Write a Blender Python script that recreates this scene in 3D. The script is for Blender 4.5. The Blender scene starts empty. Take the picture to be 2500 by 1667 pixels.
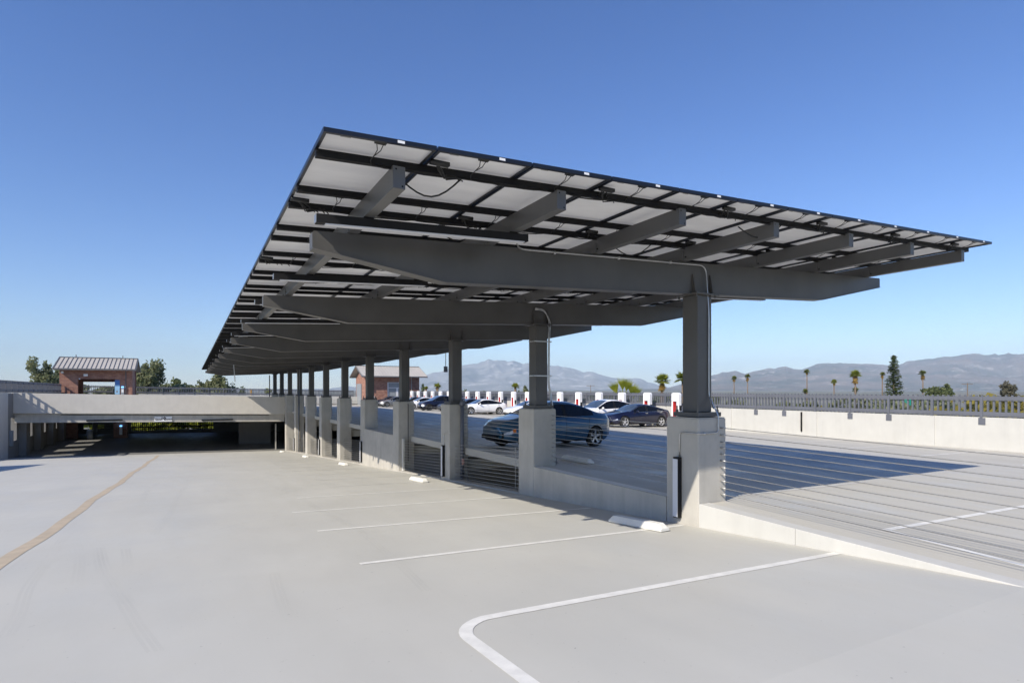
import bpy, bmesh, math, random
from mathutils import Vector, Matrix, noise
rnd = random.Random(7)
sc = bpy.context.scene
COL = sc.collection

# ------------------------------------------------------------------ camera, sky, sun, exposure
EYE = 1.89
FOC = 1384.0                      # focal length in pixels of a 2500 px wide frame
YAW = math.atan(783.5/FOC)
cs, sn = math.cos(YAW), math.sin(YAW)
cam = bpy.data.cameras.new('camera'); cam_o = bpy.data.objects.new('camera', cam); COL.objects.link(cam_o)
cam_o.location = (0, 0, EYE); cam_o.rotation_euler = (math.radians(90), 0, -YAW)
cam.sensor_width = 36; cam.lens = FOC/2500*36; cam.shift_y = 117.5/2500
cam.clip_start = 0.1; cam.clip_end = 80000
sc.camera = cam_o

SUNV = Vector((5.93, 2.44, -4.86)).normalized()
w = bpy.data.worlds.new('World'); sc.world = w; w.use_nodes = True
wn = w.node_tree.nodes; wl = w.node_tree.links
sky = wn.new('ShaderNodeTexSky'); sky.sky_type = 'NISHITA'; sky.sun_disc = False
sky.sun_elevation = math.asin(-SUNV.z); sky.sun_rotation = math.atan2(-SUNV.x, -SUNV.y)
sky.altitude = 400; sky.air_density = 1.0; sky.dust_density = 0.2; sky.ozone_density = 3.5
hs = wn.new('ShaderNodeHueSaturation'); hs.inputs['Saturation'].default_value = 1.22; hs.inputs['Hue'].default_value = .5135
bg = wn['Background']; wl.new(sky.outputs[0], hs.inputs['Color']); wl.new(hs.outputs[0], bg.inputs[0]); bg.inputs[1].default_value = 0.119
sl = bpy.data.lights.new('sun', 'SUN'); sl.energy = 4.7; sl.angle = math.radians(0.5); sl.color = (1, .92, .80)
so = bpy.data.objects.new('sun', sl); COL.objects.link(so); so.rotation_euler = SUNV.to_track_quat('-Z', 'Y').to_euler()
vs = sc.view_settings; vs.view_transform = 'Standard'; vs.look = 'None'; vs.gamma = 1; vs.exposure = 0.5
sc.cycles.max_bounces = 8; sc.cycles.diffuse_bounces = 5; sc.cycles.use_denoising = True
sc.cycles.sample_clamp_indirect = 10

def P(xs, ys, d):
    """world point at depth d (m) along the view direction of photo pixel xs,ys"""
    t = (xs-1250)/FOC
    return Vector(((sn+cs*t)*d, (cs-sn*t)*d, EYE+(951-ys)/FOC*d))

# ------------------------------------------------------------------ materials
def new_mat(name):
    m = bpy.data.materials.new(name); m.use_nodes = True
    return m, m.node_tree.nodes, m.node_tree.links, m.node_tree.nodes['Principled BSDF']
def mix(nt, a, b, fac):
    n = nt.nodes.new('ShaderNodeMix'); n.data_type = 'RGBA'
    for s, v in ((6, a), (7, b)):
        if isinstance(v, tuple): n.inputs[s].default_value = (*v, 1)
        else: nt.links.new(v, n.inputs[s])
    if isinstance(fac, float): n.inputs[0].default_value = fac
    else: nt.links.new(fac, n.inputs[0])
    return n.outputs[2]
def tex(nt, scale=1, detail=4, rough=.55, stretch=(1, 1, 1), kind='noise', coord='Object', rot=(0, 0, 0)):
    tc = nt.nodes.new('ShaderNodeTexCoord'); mp = nt.nodes.new('ShaderNodeMapping')
    nt.links.new(tc.outputs[coord], mp.inputs[0]); mp.inputs['Scale'].default_value = stretch; mp.inputs['Rotation'].default_value = rot
    if kind == 'noise':
        n = nt.nodes.new('ShaderNodeTexNoise'); n.inputs['Scale'].default_value = scale; n.inputs['Detail'].default_value = detail
        n.inputs['Roughness'].default_value = rough; out = n.outputs[0]
    else:
        n = nt.nodes.new('ShaderNodeTexVoronoi'); n.inputs['Scale'].default_value = scale; n.feature = 'DISTANCE_TO_EDGE'; out = n.outputs[0]
    nt.links.new(mp.outputs[0], n.inputs['Vector'])
    return out
def ramp(nt, src, lo, hi, a=0., b=1.):
    n = nt.nodes.new('ShaderNodeMapRange'); nt.links.new(src, n.inputs[0])
    n.inputs[1].default_value = lo; n.inputs[2].default_value = hi; n.inputs[3].default_value = a; n.inputs[4].default_value = b
    return n.outputs[0]
def bump(nt, b, src, strength=.2, dist=.01):
    n = nt.nodes.new('ShaderNodeBump'); n.inputs['Strength'].default_value = strength; n.inputs['Distance'].default_value = dist
    nt.links.new(src, n.inputs['Height']); nt.links.new(n.outputs[0], b.inputs['Normal'])
def simple(name, col, rough=.5, metal=0., var=.12, scale=3., bumps=0., spec=None, coat=0., stretch=(1, 1, 1)):
    m, n, l, b = new_mat(name); nt = m.node_tree
    dark = tuple(c*(1-var) for c in col); lite = tuple(min(1, c*(1+var)) for c in col)
    f = ramp(nt, tex(nt, scale, stretch=stretch), .3, .7)
    l.new(mix(nt, dark, lite, f), b.inputs['Base Color'])
    b.inputs['Roughness'].default_value = rough; b.inputs['Metallic'].default_value = metal
    if spec is not None: b.inputs['Specular IOR Level'].default_value = spec
    if coat: b.inputs['Coat Weight'].default_value = coat; b.inputs['Coat Roughness'].default_value = .03
    if bumps: bump(nt, b, tex(nt, scale*12), bumps)
    return m
def emit(name, col, st):
    m, n, l, b = new_mat(name); b.inputs['Emission Color'].default_value = (*col, 1); b.inputs['Emission Strength'].default_value = st
    b.inputs['Base Color'].default_value = (*col, 1); return m

def deck_mat(name, base, warm, rlo, rhi):
    m, n, l, b = new_mat(name); nt = m.node_tree
    big = ramp(nt, tex(nt, .35, 5), .35, .7)
    streak = ramp(nt, tex(nt, 1.2, 6, .6, (1, .12, 1)), .35, .75)
    cross = ramp(nt, tex(nt, 1.0, 6, .65, (.16, 1.3, 1)), .55, .8)
    c = mix(nt, tuple(x*.95 for x in base), tuple(x*1.03 for x in base), big)
    c = mix(nt, c, warm, ramp(nt, tex(nt, .8, 3), .5, .8, 0, .35))
    c = mix(nt, c, tuple(x*.80 for x in base), ramp(nt, streak, 0, 1, 0, .22))
    c = mix(nt, c, tuple(x*.68 for x in base), ramp(nt, cross, 0, 1, 0, .08))
    spots = ramp(nt, tex(nt, 9, 4, .7), .68, .8, 0, .35)
    c = mix(nt, c, (.2, .19, .17), spots)
    jt = n.new('ShaderNodeTexCoord'); js = n.new('ShaderNodeSeparateXYZ'); l.new(jt.outputs['Object'], js.inputs[0])
    dr_ = ramp(nt, tex(nt, 22, 2, .5), .74, .78, 0, .5); c = mix(nt, c, (.12, .115, .11), dr_)
    l.new(c, b.inputs['Base Color'])
    rf = ramp(nt, tex(nt, 1.1, 7, .7, (1, .4, 1)), .3, .7, rlo, rhi); l.new(rf, b.inputs['Roughness'])
    bump(nt, b, tex(nt, 30, 4, .6), .10, .004)
    return m
def conc_mat(name, base, var=.14, streaks=.5, rough=.75):
    m, n, l, b = new_mat(name); nt = m.node_tree
    f = ramp(nt, tex(nt, 1.6, 6, .6), .3, .7)
    c = mix(nt, tuple(x*(1-var) for x in base), tuple(x*(1+var*.6) for x in base), f)
    v = ramp(nt, tex(nt, 3.0, 5, .6, (1, 1, .12)), .5, .75, 0, streaks)
    c = mix(nt, c, tuple(x*.66 for x in base), v)
    v2 = ramp(nt, tex(nt, 5.0, 4, .6, (1, 1, .06)), .56, .70, 0, streaks*.5); c = mix(nt, c, tuple(min(.85, x*1.25) for x in base), v2)
    pits = ramp(nt, tex(nt, 40, 2), .70, .78, 0, .3)
    c = mix(nt, c, tuple(x*.5 for x in base), pits)
    l.new(c, b.inputs['Base Color']); b.inputs['Roughness'].default_value = rough
    bump(nt, b, tex(nt, 14, 5, .6), .15, .01)
    return m
def brick_mat(name):
    m, n, l, b = new_mat(name); nt = m.node_tree
    tc = n.new('ShaderNodeTexCoord'); sep = n.new('ShaderNodeSeparateXYZ'); l.new(tc.outputs['Object'], sep.inputs[0])
    ad = n.new('ShaderNodeMath'); l.new(sep.outputs[0], ad.inputs[0]); l.new(sep.outputs[1], ad.inputs[1])
    cb = n.new('ShaderNodeCombineXYZ'); l.new(ad.outputs[0], cb.inputs[0]); l.new(sep.outputs[2], cb.inputs[1])
    br = n.new('ShaderNodeTexBrick'); l.new(cb.outputs[0], br.inputs['Vector'])
    br.inputs['Scale'].default_value = 1; br.inputs['Brick Width'].default_value = .30; br.inputs['Row Height'].default_value = .10
    br.inputs['Mortar Size'].default_value = .012
    br.inputs['Color1'].default_value = (.235, .095, .065, 1); br.inputs['Color2'].default_value = (.37, .18, .12, 1); br.inputs['Mortar'].default_value = (.30, .22, .18, 1)
    c = mix(nt, br.outputs[0], (.15, .06, .045), ramp(nt, tex(nt, 2.2, 4), .45, .7, 0, .5))
    l.new(c, b.inputs['Base Color']); b.inputs['Roughness'].default_value = .85
    bump(nt, b, br.outputs[1], -.3, .01)
    return m
def leaf_mat(name, a, bcol, scale=.6):
    m, n, l, b = new_mat(name); nt = m.node_tree
    f = ramp(nt, tex(nt, scale, 3), .35, .65)
    l.new(mix(nt, a, bcol, f), b.inputs['Base Color']); b.inputs['Roughness'].default_value = .6
    b.inputs['Specular IOR Level'].default_value = .2
    tr_ = n.new('ShaderNodeBsdfTranslucent'); mx = n.new('ShaderNodeMixShader'); mx.inputs[0].default_value = .5 if 'leaves' in name or 'palm' in name or 'green' in name else 0.
    l.new(b.inputs['Base Color'].links[0].from_socket, tr_.inputs[0]); l.new(b.outputs[0], mx.inputs[1]); l.new(tr_.outputs[0], mx.inputs[2]); l.new(mx.outputs[0], n['Material Output'].inputs[0])
    return m

M = {}
M['ramp'] = deck_mat('coated_concrete_ramp', (.495, .487, .442), (.49, .47, .41), .45, .72)
M['ramp'].node_tree.nodes['Principled BSDF'].inputs['Specular IOR Level'].default_value = .35
M['deck'] = deck_mat('coated_concrete_deck', (.485, .468, .415), (.475, .445, .375), .28, .85)
M['deck'].node_tree.nodes['Principled BSDF'].inputs['Specular IOR Level'].default_value = .08
M['conc'] = conc_mat('grey_concrete', (.44, .42, .375))
M['wall'] = conc_mat('pale_painted_concrete', (.50, .495, .465), .06, .22)
M['wall2'] = conc_mat('left_wall_concrete', (.50, .48, .44), .07, .15)
M['fascia'] = conc_mat('fascia_concrete', (.55, .525, .475), .06, .15)
M['inner'] = conc_mat('shade_dark_lower_concrete', (.21, .20, .185), .08, .15)  # darker than the other concrete: the gloom down here is in the base colour
M['white'] = simple('white_line_paint', (.70, .69, .645), .6, var=.10, scale=7, bumps=.1)
M['tan'] = simple('faded_tan_line_paint', (.46, .38, .27), .65, var=.12, scale=4)
M['stop'] = conc_mat('white_painted_stop', (.68, .67, .62), .10, .30)
M['steel'] = simple('dark_grey_painted_steel', (.080, .077, .073), .42, var=.14, scale=1.5, spec=.5)
M['purlin'] = simple('grey_painted_purlin', (.10, .10, .10), .40, var=.08, scale=1.5)
M['rail'] = simple('black_anodised_rail', (.008, .008, .009), .6, spec=.2)
M['frame'] = simple('black_panel_frame', (.018, .022, .032), .35, .4)
M['back'] = simple('white_backsheet', (.80, .79, .75), .5, var=.13, scale=1.3, stretch=(1, 3, 1))
M['cell'] = simple('solar_cells', (.01, .014, .035), .12, coat=1.)
for key, fac, tc_ in (('back', .45, (.95, .93, .87)), ('cell', .30, (.95, .95, .95))):   # thin laminate: sunlight glows through the gaps between the cells
    nt = M[key].node_tree; tr_ = nt.nodes.new('ShaderNodeBsdfTranslucent'); tr_.inputs[0].default_value = (*tc_, 1)
    mx = nt.nodes.new('ShaderNodeMixShader'); mx.inputs[0].default_value = fac; nt.links.new(nt.nodes['Principled BSDF'].outputs[0], mx.inputs[1]); nt.links.new(tr_.outputs[0], mx.inputs[2])
    nt.links.new(mx.outputs[0], nt.nodes['Material Output'].inputs[0])
M['label'] = simple('white_sticker', (.8, .8, .8), .5, var=.03)
M['wire'] = simple('black_cable', (.01, .01, .01), .5)
M['galv'] = simple('galvanised_conduit', (.50, .50, .50), .35, .85, var=.1, scale=8)
M['cable'] = simple('stainless_cable', (.48, .475, .46), .38, .55, var=.05, scale=9)
M['fence'] = simple('blue_grey_fence_paint', (.118, .126, .150), .45, var=.08, scale=1)
M['black'] = simple('matt_black', (.010, .010, .011), .6, spec=.25)
M['diff'] = simple('white_diffuser', (.62, .63, .66), .4, var=.03)
M['brick'] = brick_mat('red_brick')
M['roof'] = simple('grey_metal_roofing', (.42, .395, .36), .6, .0, var=.06, scale=.8)
M['roofrib'] = simple('dark_roof_trim', (.12, .12, .125), .5)
M['grey'] = simple('grey_door_paint', (.24, .26, .28), .5, var=.05)
M['glassd'] = simple('dark_glass', (.02, .025, .03), .05, coat=.5)
M['red'] = simple('red_charger_panel', (.55, .02, .02), .35, var=.05)
M['cwhite'] = simple('white_charger_shell', (.82, .82, .83), .3, var=.02)
M['bark'] = simple('brown_bark', (.16, .12, .085), .9, var=.3, scale=6, bumps=.3)
M['euc'] = leaf_mat('grey_green_leaves', (.13, .16, .075), (.33, .34, .20), .9)
M['euc2'] = leaf_mat('olive_leaves', (.08, .11, .045), (.22, .25, .11), .9)
M['palm'] = leaf_mat('palm_green', (.14, .18, .02), (.38, .40, .06), 1.2)
M['palmdark'] = leaf_mat('dark_palm_green', (.10, .13, .025), (.26, .28, .06), 1.2)
M['skirt'] = leaf_mat('dead_palm_fronds', (.28, .18, .05), (.45, .32, .10), 1.2)
M['yellow'] = leaf_mat('yellow_green_leaves', (.10, .12, .04), (.36, .29, .06), .09)

# ------------------------------------------------------------------ mesh builder
class MB:
    def __init__(s): s.v = []; s.f = []; s.m = []; s.cur = 0
    def quad(s, *pts, m=None):
        i = len(s.v); s.v += [tuple(p) for p in pts]; s.f.append(tuple(range(i, i+len(pts)))); s.m.append(s.cur if m is None else m)
    def hexa(s, p, m=None):   # 8 points: bottom 4 ccw, top 4 ccw
        i = len(s.v); s.v += [tuple(q) for q in p]
        for f in ((3, 2, 1, 0), (4, 5, 6, 7), (0, 1, 5, 4), (1, 2, 6, 5), (2, 3, 7, 6), (3, 0, 4, 7)):
            s.f.append(tuple(i+k for k in f)); s.m.append(s.cur if m is None else m)
    def box(s, x0, x1, y0, y1, z0, z1, m=None):
        s.hexa([(x0, y0, z0), (x1, y0, z0), (x1, y1, z0), (x0, y1, z0), (x0, y0, z1), (x1, y0, z1), (x1, y1, z1), (x0, y1, z1)], m)
    def fbox(s, x0, x1, y0, y1, zb, zt, m=None):  # zb, zt functions of x,y
        c = [(x0, y0), (x1, y0), (x1, y1), (x0, y1)]
        s.hexa([(x, y, zb(x, y)) for x, y in c]+[(x, y, zt(x, y)) for x, y in c], m)
    def prism(s, poly, ax, a0, a1, m=None):  # poly in the plane normal to axis ax ('x' -> (y,z), 'y' -> (x,z), 'z' -> (x,y))
        def pt(p, a):
            return {'x': (a, p[0], p[1]), 'y': (p[0], a, p[1]), 'z': (p[0], p[1], a)}[ax]
        i = len(s.v); n = len(poly)
        s.v += [pt(p, a0) for p in poly]+[pt(p, a1) for p in poly]
        s.f.append(tuple(range(i, i+n))); s.f.append(tuple(range(i+2*n-1, i+n-1, -1)))
        for k in range(n): s.f.append((i+k, i+n+k, i+n+(k+1) % n, i+(k+1) % n))
        s.m += [s.cur if m is None else m]*(n+2)
    def tube(s, path, r, n=6, m=None, caps=True):
        path = [Vector(p) for p in path]; rs = r if isinstance(r, (list, tuple)) else [r]*len(path)
        i0 = len(s.v); up = Vector((0, 0, 1))
        t0 = (path[1]-path[0]).normalized(); u = t0.cross(up)
        if u.length < 1e-3: u = Vector((1, 0, 0))
        u.normalize()
        for k, p in enumerate(path):
            a = path[max(0, k-1)]; b = path[min(len(path)-1, k+1)]; t = (b-a).normalized()
            u = (u-t*u.dot(t)); u = u.normalized() if u.length > 1e-5 else Vector((1, 0, 0)); v = t.cross(u)
            for j in range(n):
                an = 2*math.pi*j/n; s.v.append(tuple(p+(u*math.cos(an)+v*math.sin(an))*rs[k]))
        mm = s.cur if m is None else m
        for k in range(len(path)-1):
            for j in range(n):
                a = i0+k*n+j; b = i0+k*n+(j+1) % n; s.f.append((a, b, b+n, a+n)); s.m.append(mm)
        if caps:
            s.f.append(tuple(i0+j for j in range(n))[::-1]); s.m.append(mm)
            e = i0+(len(path)-1)*n; s.f.append(tuple(e+j for j in range(n))); s.m.append(mm)
    def cyl(s, p0, p1, r0, r1=None, n=12, m=None): s.tube([p0, p1], [r0, r0 if r1 is None else r1], n, m)
    def ball(s, c, r, n=10, k=6, m=None):
        rx, ry, rz = r if isinstance(r, (tuple, list)) else (r, r, r); i0 = len(s.v); mm = s.cur if m is None else m
        for a in range(k+1):
            th = math.pi*a/k
            for b in range(n):
                ph = 2*math.pi*b/n; s.v.append((c[0]+rx*math.sin(th)*math.cos(ph), c[1]+ry*math.sin(th)*math.sin(ph), c[2]+rz*math.cos(th)))
        for a in range(k):
            for b in range(n):
                p = i0+a*n+b; q = i0+a*n+(b+1) % n; s.f.append((p, p+n, q+n, q)); s.m.append(mm)
    def build(s, name, mats, parent=None, smooth=False, bevel=0., fix=True, local=False):
        me = bpy.data.meshes.new(name)
        off = parent.location if (parent and not local) else Vector((0, 0, 0))
        if parent and not local and parent.parent: off = parent.location+parent.parent.location
        me.from_pydata([(v[0]-off.x, v[1]-off.y, v[2]-off.z) for v in s.v], [], s.f)
        for mt in (mats if isinstance(mats, (list, tuple)) else [mats]): me.materials.append(mt)
        me.polygons.foreach_set('material_index', s.m)
        if smooth: me.polygons.foreach_set('use_smooth', [True]*len(s.f))
        if fix:
            b = bmesh.new(); b.from_mesh(me); bmesh.ops.recalc_face_normals(b, faces=b.faces); b.to_mesh(me); b.free()
        me.update()
        o = bpy.data.objects.new(name, me); COL.objects.link(o)
        if parent: o.parent = parent
        if bevel:
            bv = o.modifiers.new('bevel', 'BEVEL'); bv.width = bevel; bv.segments = 2; bv.limit_method = 'ANGLE'; bv.angle_limit = .7
        return o
def tag(o, label=None, cat=None, group=None, kind=None):
    if label: o['label'] = label
    if cat: o['category'] = cat
    if group: o['group'] = group
    if kind: o['kind'] = kind
    return o
def empty(name, loc, label, cat, group=None):
    o = bpy.data.objects.new(name, None); COL.objects.link(o); o.location = loc; o.empty_display_size = .3
    return tag(o, label, cat, group)
def copy_tree(o, parent=None):
    c = o.copy(); COL.objects.link(c); c.parent = parent
    for ch in [x for x in COL.objects if x.parent == o]: copy_tree(ch, c)
    return c
ORD = ['first', 'second', 'third', 'fourth', 'fifth', 'sixth', 'seventh', 'eighth', 'ninth', 'tenth', 'eleventh', 'twelfth', 'thirteenth', 'fourteenth', 'fifteenth', 'sixteenth', 'seventeenth', 'eighteenth', 'nineteenth', 'twentieth']

# ------------------------------------------------------------------ levels
def dz(x, y): return -.02*(x-7.6)-(.025*(6.6-max(y, 2.4)) if y < 6.6 else 0)
def rz(x, y): return -.023*(x-7.28)-.0665*(min(max(y, 2.4), 54)-1.0)
XL, XR, YE = -11.3, 26.0, 80.0
GZ = -10.5
def sheet(mb, x0, x1, y0, y1, f, nx, ny, lift=0):
    for i in range(nx):
        for j in range(ny):
            xa, xb = x0+(x1-x0)*i/nx, x0+(x1-x0)*(i+1)/nx; ya, yb = y0+(y1-y0)*j/ny, y0+(y1-y0)*(j+1)/ny
            mb.quad((xa, ya, f(xa, ya)+lift), (xb, ya, f(xb, ya)+lift), (xb, yb, f(xb, yb)+lift), (xa, yb, f(xa, yb)+lift))

g = MB(); g.quad((-8900, -8900, GZ), (23900, -8900, GZ), (23900, 23900, GZ), (-8900, 23900, GZ))
tag(g.build('ground', leaf_mat('city_ground', (.12, .12, .08), (.24, .22, .16), .004)), kind='structure')

# ramp: one solid sheet, then the flat lower level behind the opening
mb = MB()
for ya, yb in ((-16, 2.4), (2.4, 54)):
    mb.fbox(XL, 7.28, ya, yb, lambda x, y: rz(x, y)-.25, rz)
tag(mb.build('ramp', M['ramp']), kind='structure')
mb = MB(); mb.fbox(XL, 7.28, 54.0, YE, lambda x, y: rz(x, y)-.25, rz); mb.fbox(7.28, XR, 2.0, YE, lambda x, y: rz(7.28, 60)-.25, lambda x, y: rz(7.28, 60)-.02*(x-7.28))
tag(mb.build('lower_floor', deck_mat('shade_dark_lower_floor', (.21, .21, .20), (.21, .20, .18), .35, .6)), kind='structure')  # floor colour darkened to stand in for the dim interior

# upper deck slab
PY = [6.99+5.18*i for i in range(12)]       # column centres
PX = 7.65
PED = [(y-.37, y+.36) for y in PY]
mb = MB()
def slab(x0, x1, y0, y1, th=.22): mb.fbox(x0, x1, y0, y1, lambda x, y: dz(x, y)-th, dz)
slab(7.80, XR, -16, 2.4); slab(7.80, XR, 2.4, 6.6); slab(7.80, XR, 6.6, 54.0); slab(XL, XR, 54.0, YE)
slab(7.53, 7.797, -16, 2.4); slab(7.53, 7.797, 2.4, 6.6); slab(7.53, 7.797, 7.36, PED[1][0]); slab(7.53, 7.797, PED[3][1], PED[4][0])
for i in range(1, 12):                        # ribs of the slab, seen in the shade below
    mb.box(7.81, XR-.1, PY[i]-.2, PY[i]+.2, -.78, -.23-.02*10)
tag(mb.build('upper_deck', M['deck']), kind='structure')

# ------------------------------------------------------------------ pedestals and edge walls
peds = []
for i, (a, b) in enumerate(PED[:10]):
    mb = MB(); x0, x1 = 7.28, 7.95; c = .02
    zb = -3.75; zt = 1.42-.006*i
    mb.prism([(x0+c, a), (x1-c, a), (x1, a+c), (x1, b-c), (x1-c, b), (x0+c, b), (x0, b-c), (x0, a+c)], 'z', zb, zt-.02)
    mb.prism([(x0+.03, a+.012), (x1-.03, a+.012), (x1-.012, a+.03), (x1-.012, b-.03), (x1-.03, b-.012), (x0+.03, b-.012), (x0+.012, b-.03), (x0+.012, a+.03)], 'z', zt-.019, zt)
    o = mb.build('concrete_pedestal', M['conc'])
    nm = 'nearest, widest' if i == 0 else ORD[i]
    tag(o, f'{nm} grey concrete pedestal of the canopy, {"beside the ramp curb" if i==0 else "counted from the camera end"}', 'pedestal', 'concrete pedestals under the canopy columns')
    peds.append(o)
for i in (10, 11):
    mb = MB(); a, b = PED[i]; mb.box(7.35, 7.95, a, b, dz(7.6, a)+.004, 1.36)
    tag(mb.build('concrete_pedestal', M['conc']), f'{ORD[i]} grey concrete pedestal, standing behind the fascia wall', 'pedestal', 'concrete pedestals under the canopy columns')

def edge_wall(y0, y1, label, x1=7.528, top=None):
    mb = MB()
    tf = top or (lambda x, y: dz(7.4, y)+.006)
    mb.fbox(7.28, x1, y0, y1, lambda x, y: rz(7.28, y)-.3, tf)
    if top is None and y0 < 8: mb.quad((7.29, y0+.01, dz(7.4, y0)+.0085), (7.52, y0+.01, dz(7.4, y0)+.0085), (7.52, y1-.01, dz(7.4, y1)+.0085), (7.29, y1-.01, dz(7.4, y1)+.0085), m=1)  # brightness of the wall top put into the colour as a pale strip
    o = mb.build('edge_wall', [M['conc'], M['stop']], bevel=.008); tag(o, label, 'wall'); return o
mb = MB()
for ya, yb in ((2.2, 4.9), (4.905, 6.615)):
    mb.fbox(7.28, 7.528, ya, yb, lambda x, y: rz(7.28, y)-.3, lambda x, y: dz(7.4, y)+.004)
tag(mb.build('edge_wall', M['wall'], bevel=.008), 'sunlit white concrete curb wall tapering down to nothing at the right', 'wall')
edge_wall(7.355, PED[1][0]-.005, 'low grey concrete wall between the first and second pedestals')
edge_wall(PED[3][1]+.005, PED[4][0]-.005, 'tall streaked concrete wall panel between the fourth and fifth pedestals')
# ------------------------------------------------------------------ cable railings
def cable_rail(label, x, y0, y1, zs, sag=0, name='cable_railing'):
    root = empty(name, (x, y0, zs[0][0]), label, 'cable railing', 'steel cable railings along the ramp edge')
    for za, zb in zs:
        mb = MB(); mb.tube([(x, y0, za), (x, (y0+y1)/2, (za+zb)/2-sag), (x, y1, zb)], .0065, 6)
        for yy, zz, sg in ((y0, za, 1), (y1, zb, -1)): mb.cyl((x, yy, zz), (x, yy+sg*.10, zz), .014, n=6)
        mb.build('cable', M['cable'], root, smooth=True)
    return root
UP = [1.243, 1.126, 1.004, .908, .800, .690, .575, .460, .347, .231, .125]
cable_rail('bright steel cable railing running from the nearest pedestal off the right of the photo', 7.81, -14.0, 6.615,
           [(z-.18-.0 if False else z-.40, z) for z in UP])
for i in range(9):
    cable_rail(f'upper steel cable railing above the deck between the {ORD[i]} and {ORD[i+1]} pedestals', 7.83, PED[i][1]+.002, PED[i+1][0]-.002, [(z, z) for z in UP])
for i in (1, 2, 4, 5, 6, 7, 8):
    y0, y1 = PED[i][1]+.002, PED[i+1][0]-.002
    if i == 2: y1 -= .12
    n = 11
    zs = [(rz(7.4, y0)+.10+k*.105, rz(7.4, y1)+.10+k*.105) for k in range(n)]
    r = cable_rail(f'lower cable guard on the ramp side between the {ORD[i]} and {ORD[i+1]} pedestals', 7.50, y0, y1, zs)
    mb = MB(); ym = (y0*.88+y1*.12); mb.cyl((7.5, ym, rz(7.4, ym)+.0), (7.5, ym, rz(7.4, ym)+1.17), .006, n=5); mb.build('spacer_bar', M['cable'], r)
    if i == 2:
        mb = MB(); mb.box(7.42, 7.50, y1+.004, y1+.115, rz(7.4, y1)-.02, rz(7.4, y1)+1.30); mb.build('end_post', M['stop'], r)
# concrete lip under the lower guards
for i in (1, 2, 4, 5, 6, 7, 8):
    y0, y1 = PED[i][1]+.003, PED[i+1][0]-.003
    mb = MB(); mb.fbox(7.284, 7.62, y0, y1, lambda x, y: rz(7.28, y)-.25, lambda x, y: rz(7.28, y)+.035)
    tag(mb.build('concrete_lip', M['conc']), f'low concrete lip below the cable guard between {ORD[i]} and {ORD[i+1]} pedestals', 'curb', 'concrete lips under the cable guards')

# ------------------------------------------------------------------ markings
def strip(path, wid, f, m, name, lift=.004):
    """flat strip following ground function f"""
    mb = MB(); pts = [Vector((p[0], p[1])) for p in path]; L = []; R_ = []
    for k, p in enumerate(pts):
        a = pts[max(0, k-1)]; b = pts[min(len(pts)-1, k+1)]; t = (b-a).normalized(); nn = Vector((-t.y, t.x))*wid/2
        L.append(p+nn); R_.append(p-nn)
    for k in range(len(pts)-1):
        q = [R_[k], R_[k+1], L[k+1], L[k]]; mb.quad(*[(v.x, v.y, f(v.x, v.y)+lift) for v in q])
    o = mb.build(name, m); tag(o, kind='structure'); return o
def subdiv(p, q, n): return [(p[0]+(q[0]-p[0])*i/n, p[1]+(q[1]-p[1])*i/n) for i in range(n+1)]
for (a, b) in (((1.83, 7.08), (7.2, 6.88)), ((1.83, 9.80), (7.2, 9.42)), ((1.80, 12.33), (7.2, 12.05)), ((2.3, 14.95), (7.2, 14.7)),):
    strip(subdiv(a, b, 6), .10, rz, M['white'], 'stall_line')
mfaint = simple('worn_line_paint', (.52, .51, .47), .6, var=.1, scale=4)
for k in range(5, 15):
    y = 4.4+2.59*k
    strip(subdiv((3.6, y), (7.1, y-.1), 4), .09, rz, mfaint, 'stall_line')
arc = [(7.27, 4.30)]+subdiv((6.9, 4.31), (2.45, 4.45), 8)
for k in range(1, 9):
    an = math.pi/2+k*(math.pi/2)/8; arc.append((2.32+.40*math.cos(an), 4.06+.40*math.sin(an)))
arc += [(1.92, 3.6), (1.92, 3.0), (1.93, 2.42)]
strip(arc, .115, rz, M['white'], 'stall_line')
random.seed(3)
yp = [(-2.13+.035*math.sin(y*.6)+.02*math.sin(y*1.7), y) for y in [2.5+i*1.0 for i in range(49)]]
strip(yp, .20, rz, M['tan'], 'lane_line')
strip([(12.9, 4.24), (8.50, 4.33)], .10, dz, M['white'], 'deck_line'); strip([(8.47, 4.38), (8.20, 2.45)], .11, dz, M['white'], 'deck_line')
for k in range(1, 28):
    y = 4.3+2.59*k
    strip([(8.6, y), (12.6, y)], .08, dz, mfaint, 'deck_line')
    strip([(20.6, y), (25.2, y)], .09, dz, M['white'], 'deck_line')
for y in (61.5, 64.1, 66.7): strip([(-1.2, y), (3.2, y+.1)], .09, rz, M['white'], 'stall_line')


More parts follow.
